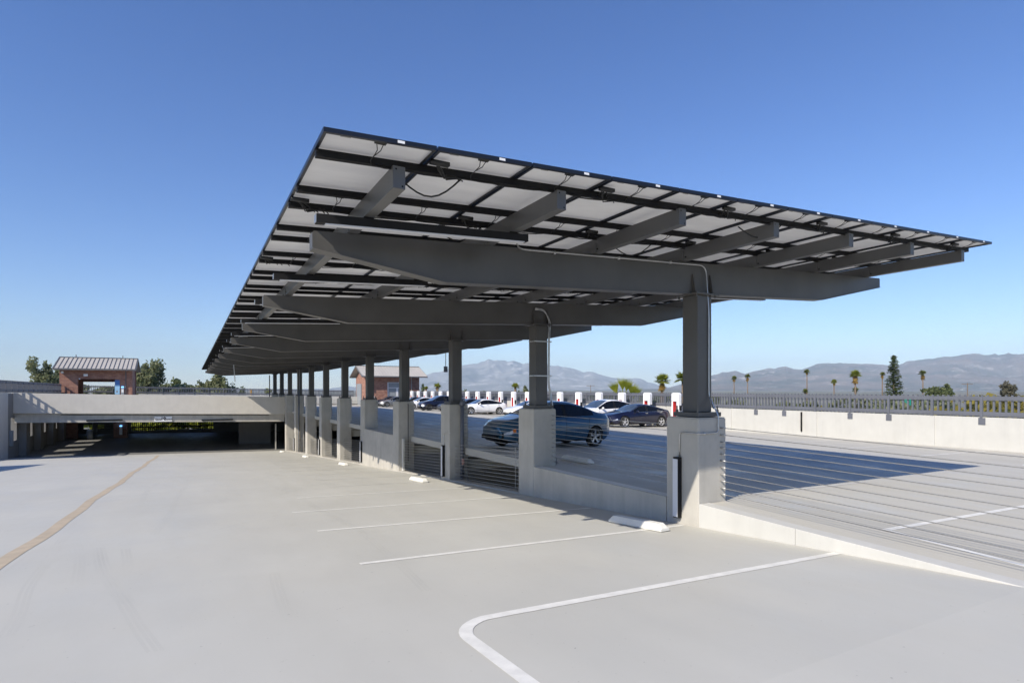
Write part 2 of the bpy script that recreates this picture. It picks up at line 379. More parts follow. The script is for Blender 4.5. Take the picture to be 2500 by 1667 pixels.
# tyre scuffs, thin dark films on the coating
tm, n_, l_, b_ = new_mat('tyre_scuff'); nt = tm.node_tree; b_.inputs['Base Color'].default_value = (.10, .10, .10, 1); b_.inputs['Roughness'].default_value = .6
al = ramp(nt, tex(nt, .7, 3, .6), .35, .8, 0, .06); l_.new(al, b_.inputs['Alpha'])
def smooth_path(p, n=8):
    o = []
    for i in range(len(p)-1):
        p0 = p[max(0, i-1)]; p1 = p[i]; p2 = p[i+1]; p3 = p[min(len(p)-1, i+2)]
        for k in range(n):
            t = k/n; o.append(tuple(.5*((2*p1[c])+(-p0[c]+p2[c])*t+(2*p0[c]-5*p1[c]+4*p2[c]-p3[c])*t*t+(-p0[c]+3*p1[c]-3*p2[c]+p3[c])*t**3) for c in (0, 1)))
    return o+[p[-1]]
SC = {
'a': [(-1.24, 10.2), (-1.05, 8.83), (-0.84, 7.74), (-0.63, 6.77), (-0.45, 5.86), (-0.28, 5.09)] ,
'a2': [(-1.2, 10.17), (-1.0, 8.8), (-0.79, 7.66), (-0.58, 6.69)] ,
'b': [(-0.87, 9.87), (-0.74, 8.64), (-0.64, 7.62)] ,
'c': [(-0.17, 21.01), (-0.37, 16.39), (-0.42, 13.78), (-0.58, 10.99)] ,
'd': [(-1.35, 9.93), (-0.74, 10.25), (-0.08, 10.44), (0.76, 11.36), (1.81, 12.43)] ,
'e': [(1.82, 21.94), (2.3, 16.2), (2.34, 12.26), (2.39, 9.74), (2.22, 7.02), (2.07, 5.52)] ,
'f': [(0.8, 7.15), (0.75, 6.34), (0.71, 5.41)] ,
'g': [(-1.29, 51.21), (0.28, 42.72), (2.03, 41.81), (2.86, 47.03), (1.86, 51.2)] ,
'h': [(-1.37, 6.12), (-1.44, 6.88), (-1.59, 8.0), (-1.69, 9.52), (-1.83, 11.37)] ,
'i': [(-1.63, 8.93), (-1.73, 10.17), (-1.58, 10.8), (-1.32, 9.29), (-1.16, 7.94)] ,
'j': [(-0.47, 12.79), (-0.07, 13.11), (0.38, 13.05)] ,
'k': [(-0.04, 11.63), (0.46, 11.71), (0.85, 12.06)] ,
'l': [(-2.47, 11.19), (-2.13, 11.26), (-1.69, 11.54)] ,
'm': [(-1.06, 15.88), (-1.14, 18.7), (-1.07, 21.25), (-1.01, 22.57)] ,
}
for kk, pth in SC.items():
    sp_ = smooth_path(pth); far = max(q[1] for q in pth) > 30
    for dx_ in ((0,) if kk in 'dgjkl' else (0, .05, .09)):
        strip([(q[0]+dx_, q[1]) for q in sp_], .03 if not far else .16, rz, tm, 'tyre_mark', .002)
for y0_, xa_ in ((14.2, -6), (17.5, -7), (21.0, -5), (26.0, -8), (31.5, -6.5), (37.0, -8.5), (43.0, -8)):
    strip(smooth_path([(xa_, y0_), (xa_+2, y0_+.5), (xa_+4.2, y0_+.3), (xa_+6.5, y0_+1.2)]), .10, rz, tm, 'tyre_mark', .002)
for (xa_, ya_, xb_, yb_) in ((10, 20, 14, 29), (14, 8, 15, 32), (15.5, 14, 16.4, 44), (16.4, 4, 16.9, 30)):
    strip(smooth_path([(xa_, ya_), ((xa_+xb_)/2+.5, (ya_+yb_)/2), (xb_, yb_)]), .12, dz, tm, 'tyre_mark', .002)

# ------------------------------------------------------------------ wheel stops
def stop_mesh():
    mb = MB(); L = 1.25; w0, w1, h = .10, .065, .125
    pr = [(-w0, .01), (w0, .01), (w0, .045), (w1, h), (-w1, h), (-w0, .045)]
    i = 0
    n = len(pr)
    for y, s in ((-L/2, 1), (L/2, 1)): pass
    ends = [(-L/2, 0), (-L/2+.10, 1), (L/2-.10, 1), (L/2, 0)]
    vs_ = []
    for y, full in ends:
        for (x, z) in pr:
            vs_.append((x*(1 if full else .95), y, z if full or z < .06 else .055))
    mb.v = vs_
    for k in range(3):
        for j in range(n): mb.f.append((k*n+j, (k+1)*n+j, (k+1)*n+(j+1) % n, k*n+(j+1) % n)); mb.m.append(0)
    mb.f.append(tuple(range(n))); mb.f.append(tuple(range(4*n-1, 3*n-1, -1))); mb.m += [0, 0]
    return mb
st0 = stop_mesh().build('wheel_stop', M['stop'], bevel=.006)
stops = [(6.50, 7.22, rz, 'white concrete wheel stop in front of the nearest pedestal'), (6.42, 17.5, rz, 'white wheel stop by the third pedestal, in the sun'),
         (6.45, 28.1, rz, 'white wheel stop by the fifth pedestal'), (6.4, 38.3, rz, 'small white wheel stop near the seventh pedestal'), (6.4, 49.2, rz, 'farthest small white wheel stop near the lower opening'),
         (8.95, 12.3, dz, 'grey wheel stop on the shaded deck near the blue sedan'), (8.9, 20.1, dz, 'grey wheel stop on the shaded deck seen past the third pedestal')]
for i, (x, y, f, lab) in enumerate(stops):
    o = st0 if i == 0 else st0.copy()
    if i: COL.objects.link(o)
    o.location = (x, y, f(x, y)); o.rotation_euler = (math.atan(-.0665) if f is rz else 0, 0, .03 if i == 0 else 0)
    tag(o, lab, 'wheel stop', 'wheel stops')

# ------------------------------------------------------------------ solar canopy
SL = .05
def bt(x): return 3.752+SL*(x-1.34)          # top of the main beams
canopy = empty('solar_canopy', (PX, PY[0], 0), 'long dark steel solar panel canopy on twelve columns over the parking deck', 'solar canopy')
YP0, YP1 = 5.15, PY[-1]+2.2
def beam_mesh(y):
    mb = MB(); x0, x1, x2, x3 = 1.23, 2.90, 11.15, 13.25
    poly = [(x0, bt(x0)-.02), (x0+.02, bt(x0)), (x3-.02, bt(x3)), (x3, bt(x3)-.02), (x3, bt(x3)-.19), (x2, bt(x2)-.52), (x1, bt(x1)-.52), (x0, bt(x0)-.19)]
    mb.prism(poly, 'y', y-.09, y+.09)
    bot = [(x3-.003, bt(x3)-.192), (x2, bt(x2)-.522), (x1, bt(x1)-.522), (x0+.003, bt(x0)-.192)]
    for (a, b) in zip(bot, bot[1:]):
        mb.hexa([(a[0], y-.105, a[1]-.014), (b[0], y-.105, b[1]-.014), (b[0], y+.105, b[1]-.014), (a[0], y+.105, a[1]-.014),
                 (a[0], y-.105, a[1]), (b[0], y-.105, b[1]), (b[0], y+.105, b[1]), (a[0], y+.105, a[1])])
    for xx in (7.44, 7.86):                   # gussets over the column
        mb.prism([(y-.17, bt(xx)-.52), (y-.092, bt(xx)-.52), (y-.092, bt(xx)-.20), (y-.11, bt(xx)-.20)], 'x', xx-.008, xx+.008)
    return mb
for i, y in enumerate(PY):
    beam_mesh(y).build('beam', M['steel'], canopy)
    zt = bt(PX)-.565; zb = (1.42-.006*i if i < 10 else 1.36)
    mb = MB(); mb.box(PX-.17, PX+.17, y-.17, y+.17, zb+.085, zt)
    c = mb.build('column', M['steel'], canopy, bevel=.012)
    mb = MB(); mb.box(PX-.28, PX+.28, y-.28, y+.28, zb+.012, zb+.084)
    for sx in (-1, 1):
        for sy in (-1, 1):
            mb.cyl((PX+sx*.235, y+sy*.235, zb+.08), (PX+sx*.235, y+sy*.235, zb+.19), .013, n=6); mb.cyl((PX+sx*.235, y+sy*.235, zb+.085), (PX+sx*.235, y+sy*.235, zb+.125), .026, n=6)
    mb.build('base_plate', M['steel'], c)
    mb = MB(); mb.box(PX-.27, PX+.27, y-.25, y+.25, zt+.001, zt+.028)
    for sx in (-1, 1):
        for sy in (-1, 1): mb.cyl((PX+sx*.22, y+sy*.20, zt-.035), (PX+sx*.22, y+sy*.20, zt+.05), .02, n=6)
    mb.build('cap_plate', M['steel'], c)
PURX = [1.70+1.843*k for k in range(7)]
for k, x in enumerate(PURX):
    z0 = bt(x); mb = MB()
    mb.box(x-.06, x+.06, YP0, YP1, z0+.004, z0+.215)
    mb.cyl((x-.03, YP0-.002, z0+.185), (x-.03, YP0+.01, z0+.185), .011, n=8, m=1); mb.cyl((x+.032, YP0-.002, z0+.03), (x+.032, YP0+.01, z0+.03), .011, n=8, m=1)
    for y in PY:
        mb.box(x-.074, x+.074, y-.16, y-.10, z0+.006, z0+.15)
        for dy in (-.20, .20): mb.cyl((x-.075, y+dy, z0+.05), (x-.058, y+dy, z0+.05), .014, n=6, m=1)
    mb.build('purlin', [M['purlin'], M['black']], canopy, bevel=.008)
ROWP, NROW, XP0, PIT = 1.598, 39, .950, 1.0145
YR0 = 4.83
def pzb(x): return bt(x)+.2165+.068           # underside of the panel frames
k = 0
for r in range(NROW):
    for off in (.40, 1.42):
        y = YR0+r*ROWP+off; mb = MB()
        x0, x1 = XP0+.01, XP0+12*PIT-.01
        mb.fbox(x0, x1, y-.032, y+.032, lambda x, yy: bt(x)+.2165, lambda x, yy: pzb(x)-.001)
        if r < 8:
            mb.cyl((x0-.002, y-.02, pzb(x0)-.03), (x0+.02, y-.02, pzb(x0)-.03), .02, n=6)
        mb.build('rail', M['rail'], canopy); k += 1
def panel_into(mb, ci, r, detail=True):
    x0 = XP0+ci*PIT; x1 = x0+PIT-.016; y0 = YR0+r*ROWP; y1 = y0+ROWP-.014; h = .040; fw = .03; t = .0
    zf = pzb
    if not detail:
        mb.hexa([(x0, y0, zf(x0)), (x1, y0, zf(x1)), (x1, y1, zf(x1)), (x0, y1, zf(x0)), (x0, y0, zf(x0)+h), (x1, y0, zf(x1)+h), (x1, y1, zf(x1)+h), (x0, y1, zf(x0)+h)], 0)
        mb.quad((x0+fw, y0+fw, zf(x0+fw)-.001), (x0+fw, y1-fw, zf(x0+fw)-.001), (x1-fw, y1-fw, zf(x1-fw)-.001), (x1-fw, y0+fw, zf(x1-fw)-.001), m=1)
        mb.quad((x0+.01, y0+.01, zf(x0)+h+.001), (x1-.01, y0+.01, zf(x1)+h+.001), (x1-.01, y1-.01, zf(x1)+h+.001), (x0+.01, y1-.01, zf(x0)+h+.001), m=2)
        return
    # frame: four sides, laminate near the top, underside backsheet
    for a, b, c, d in ((x0, x1, y0, y0+.035), (x0, x1, y1-.035, y1), (x0, x0+.03, y0+.035, y1-.035), (x1-.03, x1, y0+.035, y1-.035)):
        mb.fbox(a, b, c, d, lambda x, y: zf(x), lambda x, y: zf(x)+.004, 0)
    e = .006
    for a, b, c, d in ((x0, x1, y0, y0+e), (x0, x1, y1-e, y1), (x0, x0+e, y0+e, y1-e), (x1-e, x1, y0+e, y1-e)):
        mb.fbox(a, b, c, d, lambda x, y: zf(x)+.004, lambda x, y: zf(x)+h, 0)
    u = zf
    mb.quad((x0+e, y0+e, u(x0)+.030), (x0+e, y1-e, u(x0)+.030), (x1-e, y1-e, u(x1)+.030), (x1-e, y0+e, u(x1)+.030), m=1)
    mb.quad((x0+e, y0+e, u(x0)+.037), (x1-e, y0+e, u(x1)+.037), (x1-e, y1-e, u(x1)+.037), (x0+e, y1-e, u(x0)+.037), m=2)
    jx = x0+.50; mb.box(jx-.05, jx+.05, y0+.045, y0+.10, u(jx)+.008, u(jx)+.0285, m=4)
    if r == 0:
        sx = x0+.63; mb.quad((sx, y0-.0015, zf(sx)+.009), (sx+.065, y0-.0015, zf(sx)+.010), (sx+.065, y0-.0015, zf(sx)+.034), (sx, y0-.0015, zf(sx)+.033), m=3)
    gx = x0+.16; mb.quad((gx, y0+.05, u(gx)+.0292), (gx+.09, y0+.05, u(gx+.09)+.0292), (gx+.09, y0+.12, u(gx+.09)+.0292), (gx, y0+.12, u(gx)+.0292), m=5)
PM = [M['frame'], M['back'], M['cell'], M['label'], M['wire'], simple('grey_sticker', (.35, .35, .33), .6)]
rest = MB(); cnt = 0
for r in range(NROW):
    for ci in range(12):
        if cnt < 96:
            mb = MB(); panel_into(mb, ci, r); mb.build('solar_panel', PM, canopy, fix=False); cnt += 1
        else: panel_into(rest, ci, r, detail=(r < 14))
o = rest.build('solar_panel_array', PM, canopy, fix=False); o['kind'] = 'stuff'
# panel wiring, clipped to the rails of the first rows
for r in range(5):
    mb = MB(); R2 = random.Random(50+r)
    for ci in range(12):
        x0 = XP0+ci*PIT; y0 = YR0+r*ROWP; jx = x0+.50; z = pzb(jx)
        for s_ in (-.03, .03):
            mb.tube([(jx+s_, y0+.09, z+.01), (jx+s_*.5+.01, y0+.16, z-.02), (jx-.01, y0+.24, z-.045+.01*R2.random()), (jx-.02, y0+.33, z-.05), (jx+.01, y0+.40, z-.075)], .0045, 5)
        # cable along the rail with sag
        p = []
        for t in range(9):
            u = t/8; p.append((jx+u*PIT, y0+.375+.02*R2.random(), pzb(jx+u*PIT)-.065-.02*math.sin(math.pi*u)-.012*R2.random()))
        if ci < 11: mb.tube(p, .008, 5)
        if (ci+r) % 2 == 1:
            bx = x0+.03; by = y0+.22; z = pzb(bx)
            mb.box(bx-.02, bx+.17, by-.02, by+.04, z-.035, z+.0)
            for q in range(4):
                a = R2.uniform(.03, .16); b = R2.uniform(.05, .34); s = R2.uniform(.04, .10)
                mb.tube([(bx+.02+a*.3, by+.03, z-.02), (bx+a, by+.09, z-s*.6), (bx+a+b*.3, by+.17, z-s), (bx+a+b*.8, by+.15, z-s*.75), (bx+a+b, by+.20, z-.07)], .007, 5)
        if (r == 0 and ci == 0) or (r == 1 and ci in (1, 4)) or (r == 0 and ci == 5):
            q = []
            for t in range(9):
                u = t/8; q.append((x0+1.42-.50*u, y0+.40+.34*u, pzb(x0+1)-.055-.17*math.sin(math.pi*u)))
            mb.tube(q, .009, 6)
    mb.build('wiring', M['wire'], canopy, smooth=True)
# conduits on the canopy
def bend(pts, r=.09, n=5):
    out = [Vector(pts[0])]
    for a, b, c in zip(pts, pts[1:], pts[2:]):
        a, b, c = Vector(a), Vector(b), Vector(c); u = (a-b); v = (c-b); rr = min(r, u.length*.48, v.length*.48); u.normalize(); v.normalize()
        for k in range(n+1):
            t = k/n; out.append((b+u*rr)*(1-t)**2+b*2*t*(1-t)+(b+v*rr)*t*t)
    out.append(Vector(pts[-1])); return out
mb = MB(); fy = PY[0]-.125
mb.tube(bend([(3.6, 6.3, bt(3.6)-.02), (4.0, fy, bt(4.0)-.03), (7.73, fy, bt(7.73)-.045), (7.73, 6.80, 3.2), (7.73, 6.80, 1.75), (7.74, 6.67, 1.50), (7.60, 6.60, 1.49)], .16)[:-6]+bend([(7.73, 6.80, 1.80), (7.73, 6.70, 1.62), (7.73, 6.596, 1.45), (7.72, 6.596, 1.17), (7.52, 6.596, 1.165), (7.262, 6.596, 1.165), (7.262, 7.02, 1.165), (7.262, 7.02, .70)], .07), .0115, 8)
for xx in (4.6, 5.8, 6.9): mb.box(xx-.012, xx+.012, fy-.018, fy+.03, bt(xx)-.06, bt(xx)-.018)
mb.ball((7.40, 6.596, 1.165), (.035, .02, .022))
mb.build('conduit', M['galv'], canopy, smooth=True)
y2 = PY[1]; mb = MB()
for k in range(2):
    xo = PX+.20+.035*k
    mb.tube(bend([(PX-.18, y2-.14, bt(PX)-.15-.03*k), (PX+.10, y2-.14, bt(PX)-.16-.03*k), (xo+.02, y2-.18, bt(PX)-.45), (xo-.02, y2-.20, bt(PX)-.8), (xo-.02, y2-.18, 2.05), (xo+.05, y2-.18, 1.75), (xo+.05, y2-.22, 1.5), (7.965+.02*k, y2-.20, 1.2), (7.97+.02*k, y2-.22, .45), (8.03+.02*k, y2-.26, .02)], .12), .014, 7)
mb.build('conduit', M['galv'], canopy, smooth=True)
mb = MB()
for z in (3.08, 2.22):
    mb.box(PX-.25, PX+.28, y2-.205, y2-.18, z, z+.03); mb.box(PX-.25, PX-.20, y2-.2, y2+.05, z, z+.03)
mb.build('strut_clamp', M['galv'], canopy)
for (i, x) in ((3, 7.72), (8, 7.60), (10, 7.6)):
    mb = MB(); y = PY[i]-.19; mb.tube([(x, y, bt(PX)-.55), (x, y, 1.5), (x-.05, y-.24, 1.25), (x-.05, y-.24, -1.0)], .018, 6); mb.build('conduit', M['galv'] if i == 8 else M['steel'], canopy)

# linear lights under the purlins
LG = 'linear lights under the canopy'
for j, y in enumerate([6.2, 9.7, 12.7, 16.4, 20.5, 23.3, 26.5, 29.3, 33.5, 38.2, 43.3, 48.5]):
    for side, (xa, xb) in (('left', (1.14, 3.72)), ('right', (10.5, 13.1))):
        if side == 'right' and j not in (1, 3, 5, 7): continue
        root = empty('linear_light', ((xa+xb)/2, y, bt((xa+xb)/2)-.06), f'black linear light hanging under the {side} edge of the canopy, {ORD[j]} from the near end', 'light', LG)
        mb = MB(); mb.fbox(xa, xb, y-.05, y+.05, lambda x, yy: bt(x)-.105, lambda x, yy: bt(x)-.012)
        for q in (xa+.55, xb-.2): mb.box(q-.05, q+.05, y-.03, y+.03, bt(q)-.02, bt(q)+.003)
        mb.build('housing', M['black'], root)
        mb = MB(); mb.fbox(xa+.09, xb-.05, y-.044, y+.044, lambda x, yy: bt(x)-.118, lambda x, yy: bt(x)-.106); mb.build('diffuser', M['diff'], root)
        if side == 'left':
            mb = MB(); mb.fbox(xa-.008, xa-.001, y-.045, y+.045, lambda x, yy: bt(x)-.10, lambda x, yy: bt(x)-.016); mb.build('end_cap', M['galv'], root)
# hanging box and drop rod
r_ = empty('hanging_sensor', (12.3, 29.2, 3.2), 'small grey box hanging on a rod below the canopy edge', 'sensor')
mb = MB(); mb.cyl((12.3, 29.2, 3.18), (12.3, 29.2, bt(12.3)-.3), .02, n=6); mb.build('rod', M['steel'], r_)
mb = MB(); mb.box(12.20, 12.40, 29.15, 29.25, 2.86, 3.18); mb.build('box', M['roofrib'], r_, bevel=.01)
mb = MB(); a = P(569, 866, 36); b = P(573, 920, 36); c_ = P(574, 932, 36); mb.tube([a, b, c_], .028, 6)
tag(mb.build('drop_pipe', M['galv']), 'thin pale pipe dropping at a slant from the far canopy edge', 'pipe')

# vertical wall lights on odd pedestals
for i in (0, 2, 4, 6, 8):
    y = PY[i]+.05; zb = rz(7.2, y)+.12 if i else -.29; zt = zb+1.03
    root = empty('wall_light', (7.2, y, zb), f'tall narrow black and white wall light on the {ORD[i]} concrete pedestal', 'wall light', 'vertical wall lights on pedestals')
    mb = MB(); mb.box(7.19, 7.279, y-.055, y+.055, zb, zt); mb.build('housing', M['black'], root)
    mb = MB(); mb.box(7.178, 7.189, y-.05, y+.055, zb+.02, zt-.03); mb.build('diffuser', M['diff'], root)
    if i:
        mb = MB(); mb.tube(bend([(7.30, y-.46, zt+.42), (7.27, y-.15, zt+.42), (7.262, y, zt+.35), (7.25, y, zt)], .1), .012, 6); mb.build('conduit', M['galv'], root)
# standpipes
def standpipe(x, y, z0, z1, r, lab, cap=True):
    root = empty('standpipe', (x, y, z0), lab, 'pipe'); mb = MB(); mb.cyl((x, y, z0), (x, y, z1), r, n=12); mb.build('pipe', M['fence'], root, smooth=True)
    if cap: mb = MB(); mb.cyl((x, y, z1), (x, y, z1+.2), r*1.7, r*1.0, n=12); mb.build('cap', M['fence'], root, smooth=True)
    return root
rp = standpipe(7.70, PED[2][0]-.07, -1.25, 1.36, .058, 'grey capped standpipe in front of the third pedestal')
mb = MB(); mb.box(7.66, 7.74, PED[2][0]-.145, PED[2][0]-.135, -.55, -.35); mb.build('sticker', simple('pink_sticker', (.6, .35, .3), .5), rp)
standpipe(7.52, PED[8][0]-.09, -3.3, 1.9, .045, 'black vertical pipe beside the ninth pedestal', False)

# ------------------------------------------------------------------ fascia, lower opening, interior
mb = MB()
ft = lambda x, y: 1.235-.0217*(x-7.3); fb = lambda x, y: -.295-.0245*(x-7.3)
mb.fbox(XL-.1, 7.275, 53.975, 54.25, fb, ft)
tag(mb.build('fascia_wall', M['fascia'], bevel=.01), 'long sunlit concrete parapet wall above the dark lower opening', 'wall')
mb = MB(); mb.fbox(XL+.01, 7.27, 54.255, 54.6, lambda x, y: -.70-.022*(x+4.3), lambda x, y: dz(x, y)-.225)
tag(mb.build('ceiling_beam', M['conc']), 'deep shaded concrete beam carrying the speed sign over the opening', 'beam')
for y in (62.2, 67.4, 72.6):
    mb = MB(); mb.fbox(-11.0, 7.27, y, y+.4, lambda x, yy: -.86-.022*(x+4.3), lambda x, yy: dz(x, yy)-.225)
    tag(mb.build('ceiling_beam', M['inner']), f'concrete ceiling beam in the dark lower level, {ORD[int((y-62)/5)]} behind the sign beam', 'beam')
mb = MB(); mb.tube([(-8.6, 54.215, -.02), (6.0, 54.215, -.36)], .02, 6)
tag(mb.build('sprinkler_pipe', M['rail']), 'thin dark pipe running along the beam above the opening', 'pipe')
for (xa, xb, lab) in ((-7.3, -4.9, 'dark linear light on the beam left of the speed sign'), (.8, 3.25, 'dark linear light on the beam right of the speed sign')):
    mb = MB(); xa *= .963; xb *= .963; zc = -.50-.022*(xa+7.0); mb.box(xa, xb, 54.17, 54.25, zc-.05, zc+.05)
    tag(mb.build('linear_light', M['rail']), lab, 'light', 'dark lights on the opening beam')
# speed sign
sg = empty('speed_sign', (-1.97, 54.23, -.51), 'white sign reading Slow 10 Down on the beam over the opening', 'sign')
mb = MB(); mb.box(-2.58, -1.36, 54.20, 54.252, -.70, -.295); mb.build('plate', M['label'], sg)
def text(body, size, loc, parent, mat, rot=(math.pi/2, 0, 0), bold=.0, name='lettering', ax='CENTER'):
    cu = bpy.data.curves.new(name, 'FONT'); cu.body = body; cu.size = size; cu.align_x = ax; cu.align_y = 'CENTER'; cu.extrude = .003; cu.offset = bold
    t = bpy.data.objects.new('t', cu); COL.objects.link(t)
    me = bpy.data.meshes.new_from_object(t.evaluated_get(bpy.context.evaluated_depsgraph_get())); bpy.data.objects.remove(t)
    me.materials.clear(); me.materials.append(mat); o = bpy.data.objects.new(name, me); COL.objects.link(o); o.parent = parent
    o.location = Vector(loc)-parent.location; o.rotation_euler = rot; return o
text('Slow', .23, (-2.31, 54.195, -.53), sg, M['black'], bold=.006); text('10', .34, (-1.97, 54.195, -.465), sg, M['black'], bold=.011); text('Down', .23, (-1.61, 54.195, -.53), sg, M['black'], bold=.006)

# left wall: high part with openings, low parapet nearer the camera
mb = MB(); xo, xi = XL-.32, XL
mb.fbox(xo, xi, 49.3, 52.6, lambda x, y: -4.2, lambda x, y: 1.67)
tag(mb.build('left_wall', M['wall2']), 'shaded blue grey end of the tall left wall at the photo edge', 'wall')
mb = MB()
edges = [54.7-3.0, 59.6-3.2, 64.5-3.2, 69.4-3.2]; 
ops = [(53.3, 54.9), (57.4, 59.7), (62.2, 64.6), (67.0, 69.4)]
y = 52.604
for (a, b) in ops+[(YE, YE)]:
    mb.box(xo, xi, y, a-.002, -4.2, 1.62); 
    if a < YE: mb.box(xo, xi, a, b, -4.2, -1.85); mb.box(xo, xi, a, b, -.15, 1.62)
    y = b+.002
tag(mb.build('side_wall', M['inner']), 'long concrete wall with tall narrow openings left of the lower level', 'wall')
for (a, b) in ops:   # piers standing proud of the wall
    pass
mb = MB(); mb.fbox(XL-.3, XL-.001, 18, 39, lambda x, y: rz(x, y)-.3, lambda x, y: 1.15)
tag(mb.build('side_wall', M['wall2']), 'low boundary wall left of the ramp whose shadow tip enters at the left photo edge', 'wall')
mb = MB(); mb.fbox(XL-.2, XL, 39.01, 49.29, lambda x, y: rz(x, y)-.3, lambda x, y: rz(x, y)+.45)
tag(mb.build('side_curb', M['conc']), 'low concrete curb along the left side of the ramp', 'curb')
z = rz(XL, 54)
for k, y in enumerate((55.9, 60.6, 65.5, 70.4)):
    mb = MB(); mb.box(XL+.002, XL+.45, y-.45, y+.75, z-.3, -.32)
    tag(mb.build('wall_pier', M['inner']), f'{ORD[k]} concrete wall pier from the left photo edge, inside the lower opening', 'pier', 'wall piers of the lower level')
mb = MB(); mb.box(XL+.002, XL+.16, 52.9, 53.3, -2.15, -1.05); tag(mb.build('utility_box', M['grey'], bevel=.01), 'grey utility box on the wall at the far left', 'utility box')

# end wall of the lower level with a long slot and the floor band
mb = MB(); H0 = -3.9; H1 = dz(0, 80)-.2
for (a, b, c, d) in ((XL, -10.6, H0, .2), (-10.6, -8.7, H0, -2.6), (-10.6, -8.7, -2.1, .2), (-8.7, -6.1, H0, .2), (-6.1, 2.4, H0, -2.95), (-6.1, 2.4, -1.0, .1), (2.4, XR, H0-.4, -.05)):
    mb.box(a, b, YE-.25, YE, c, d)
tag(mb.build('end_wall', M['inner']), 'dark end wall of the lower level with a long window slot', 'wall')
mb = MB(); mb.box(4.1, 7.0, 62.0, 62.2, -4.2, -.9); tag(mb.build('shear_wall', M['inner']), 'grey wall panel standing in the right half of the lower opening', 'wall')
for (x, lab) in ((6.9, 'round'),):
    pass
mb = MB(); mb.box(6.62, 6.72, 55.2, 55.3, rz(6.6, 55), -1.2); tag(mb.build('guide_post', M['conc']), 'pale post just inside the lower opening at its right edge', 'post')
# outer walls of the right module lower level (dark)
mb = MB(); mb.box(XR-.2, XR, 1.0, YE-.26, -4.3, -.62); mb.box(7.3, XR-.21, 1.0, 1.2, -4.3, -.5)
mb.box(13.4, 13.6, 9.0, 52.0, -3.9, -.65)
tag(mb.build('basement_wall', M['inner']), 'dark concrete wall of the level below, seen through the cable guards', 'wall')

# ------------------------------------------------------------------ picket fences with the wall below
def fence(name, p0, p1, zt, label, inward, wall=True, posts_at=None, pitch=1.64, npick=9, plates=()):
    """p0->p1 plan points; zt(x,y) = fence top; inward = unit vector to the parking side"""
    p0, p1 = Vector(p0), Vector(p1); d = (p1-p0); L = d.length; d.normalize(); n = Vector(inward)
    root = empty(name, (p0.x, p0.y, zt(p0.x, p0.y)-.9), label, 'fence')
    npost = int(L/pitch)
    pick = MB(); rails = MB(); posts = MB(); pl = MB()
    def bx(mb, s0, s1, o0, o1, z0, z1):
        c = [p0+d*s0+n*o0, p0+d*s1+n*o0, p0+d*s1+n*o1, p0+d*s0+n*o1]
        mb.hexa([(q.x, q.y, zt(q.x, q.y)+z0) for q in c]+[(q.x, q.y, zt(q.x, q.y)+z1) for q in c])
    for i in range(npost+1):
        s = i*pitch
        if i in plates:
            pl = MB(); bx(pl, s-.13, s+.09, .056, .072, -1.12, -.86); pl.build('bracket_plate', M['fence'], root)
        posts = MB(); bx(posts, s-.045, s+.045, .0, .078, -.84, -.07); posts.build('post', M['fence'], root)
    k = 0; s = 0
    while s < L:
        bx(pick, s-.03, s+.03, -.045, .015, -.87, 0); s += pitch/npick
    for s0 in range(0, npost+1):
        a = s0*pitch; b = min(L, a+pitch)
        bx(rails, a, b, .016, .05, -.17, -.055); bx(rails, a, b, .016, .058, -.21, -.175)
        bx(rails, a, b, .016, .05, -.76, -.63); bx(rails, a, b, .016, .058, -.80, -.765)
    pick.build('pickets', M['fence'], root); rails.build('rails', M['fence'], root);
    return root
def wall_top(x, y): return dz(x, 10)+1.22+.02
FZ = lambda x, y: 1.70-.02*(x-25.4)
yq0 = 9.68*26/25.4-1.64*8
def plates_for():
    return [8, 10, 11, 13, 14, 1, 2, 4, 5]
fence('picket_fence', (XR+.05, yq0), (XR+.05, YE), FZ, 'long blue grey picket fence on top of the white right wall', (-1, 0), plates=[8, 10, 11, 13, 14, 16, 19, 22, 25])
mb = MB(); WT = FZ(XR, 0)-.835
mb.fbox(XR, XR+.22, -16, YE+.2, lambda x, y: dz(x, y)-1.2, lambda x, y: WT)
for y in (9.68*1.024-1.5-4.92*2+.1,) + tuple(11.57+4.92*k+.16 for k in range(0, 14)):
    mb.fbox(XR-.035, XR-.001, y-.28, y+.28, lambda x, yy: dz(x, yy)+.001, lambda x, yy: WT-.012)
tag(mb.build('parapet_wall', M['wall']), 'long white sunlit parapet wall along the right side of the deck', 'wall')
fence('picket_fence', (-11.2, YE+.02), (XR-6.2, YE+.02), lambda x, y: 1.78-.02*(x-20), 'grey picket fence along the far end of the deck behind the columns', (0, -1))
mb = MB(); mb.fbox(-5.4, XR-.01, YE, YE+.2, lambda x, y: dz(x, y)-1.2, lambda x, y: 1.78-.02*(x-20)-.86)
tag(mb.build('parapet_wall', M['wall']), 'low white parapet along the far end of the deck', 'wall')
fence('picket_fence', (XL-.15, 49.4), (XL-.15, 72.4), lambda x, y: 2.57-.004*(y-49), 'shaded picket fence on top of the left wall, ending at the brick tower', (1, 0), pitch=1.6)
mb = MB(); mb.box(XR-.06, XR-.001, 17.12, 17.17, -.15, .80); mb.box(XR-.075, XR-.061, 17.12, 17.17, -.12, .78)
tag(mb.build('wall_light', M['black']), 'thin dark vertical light on the white right wall', 'wall light')

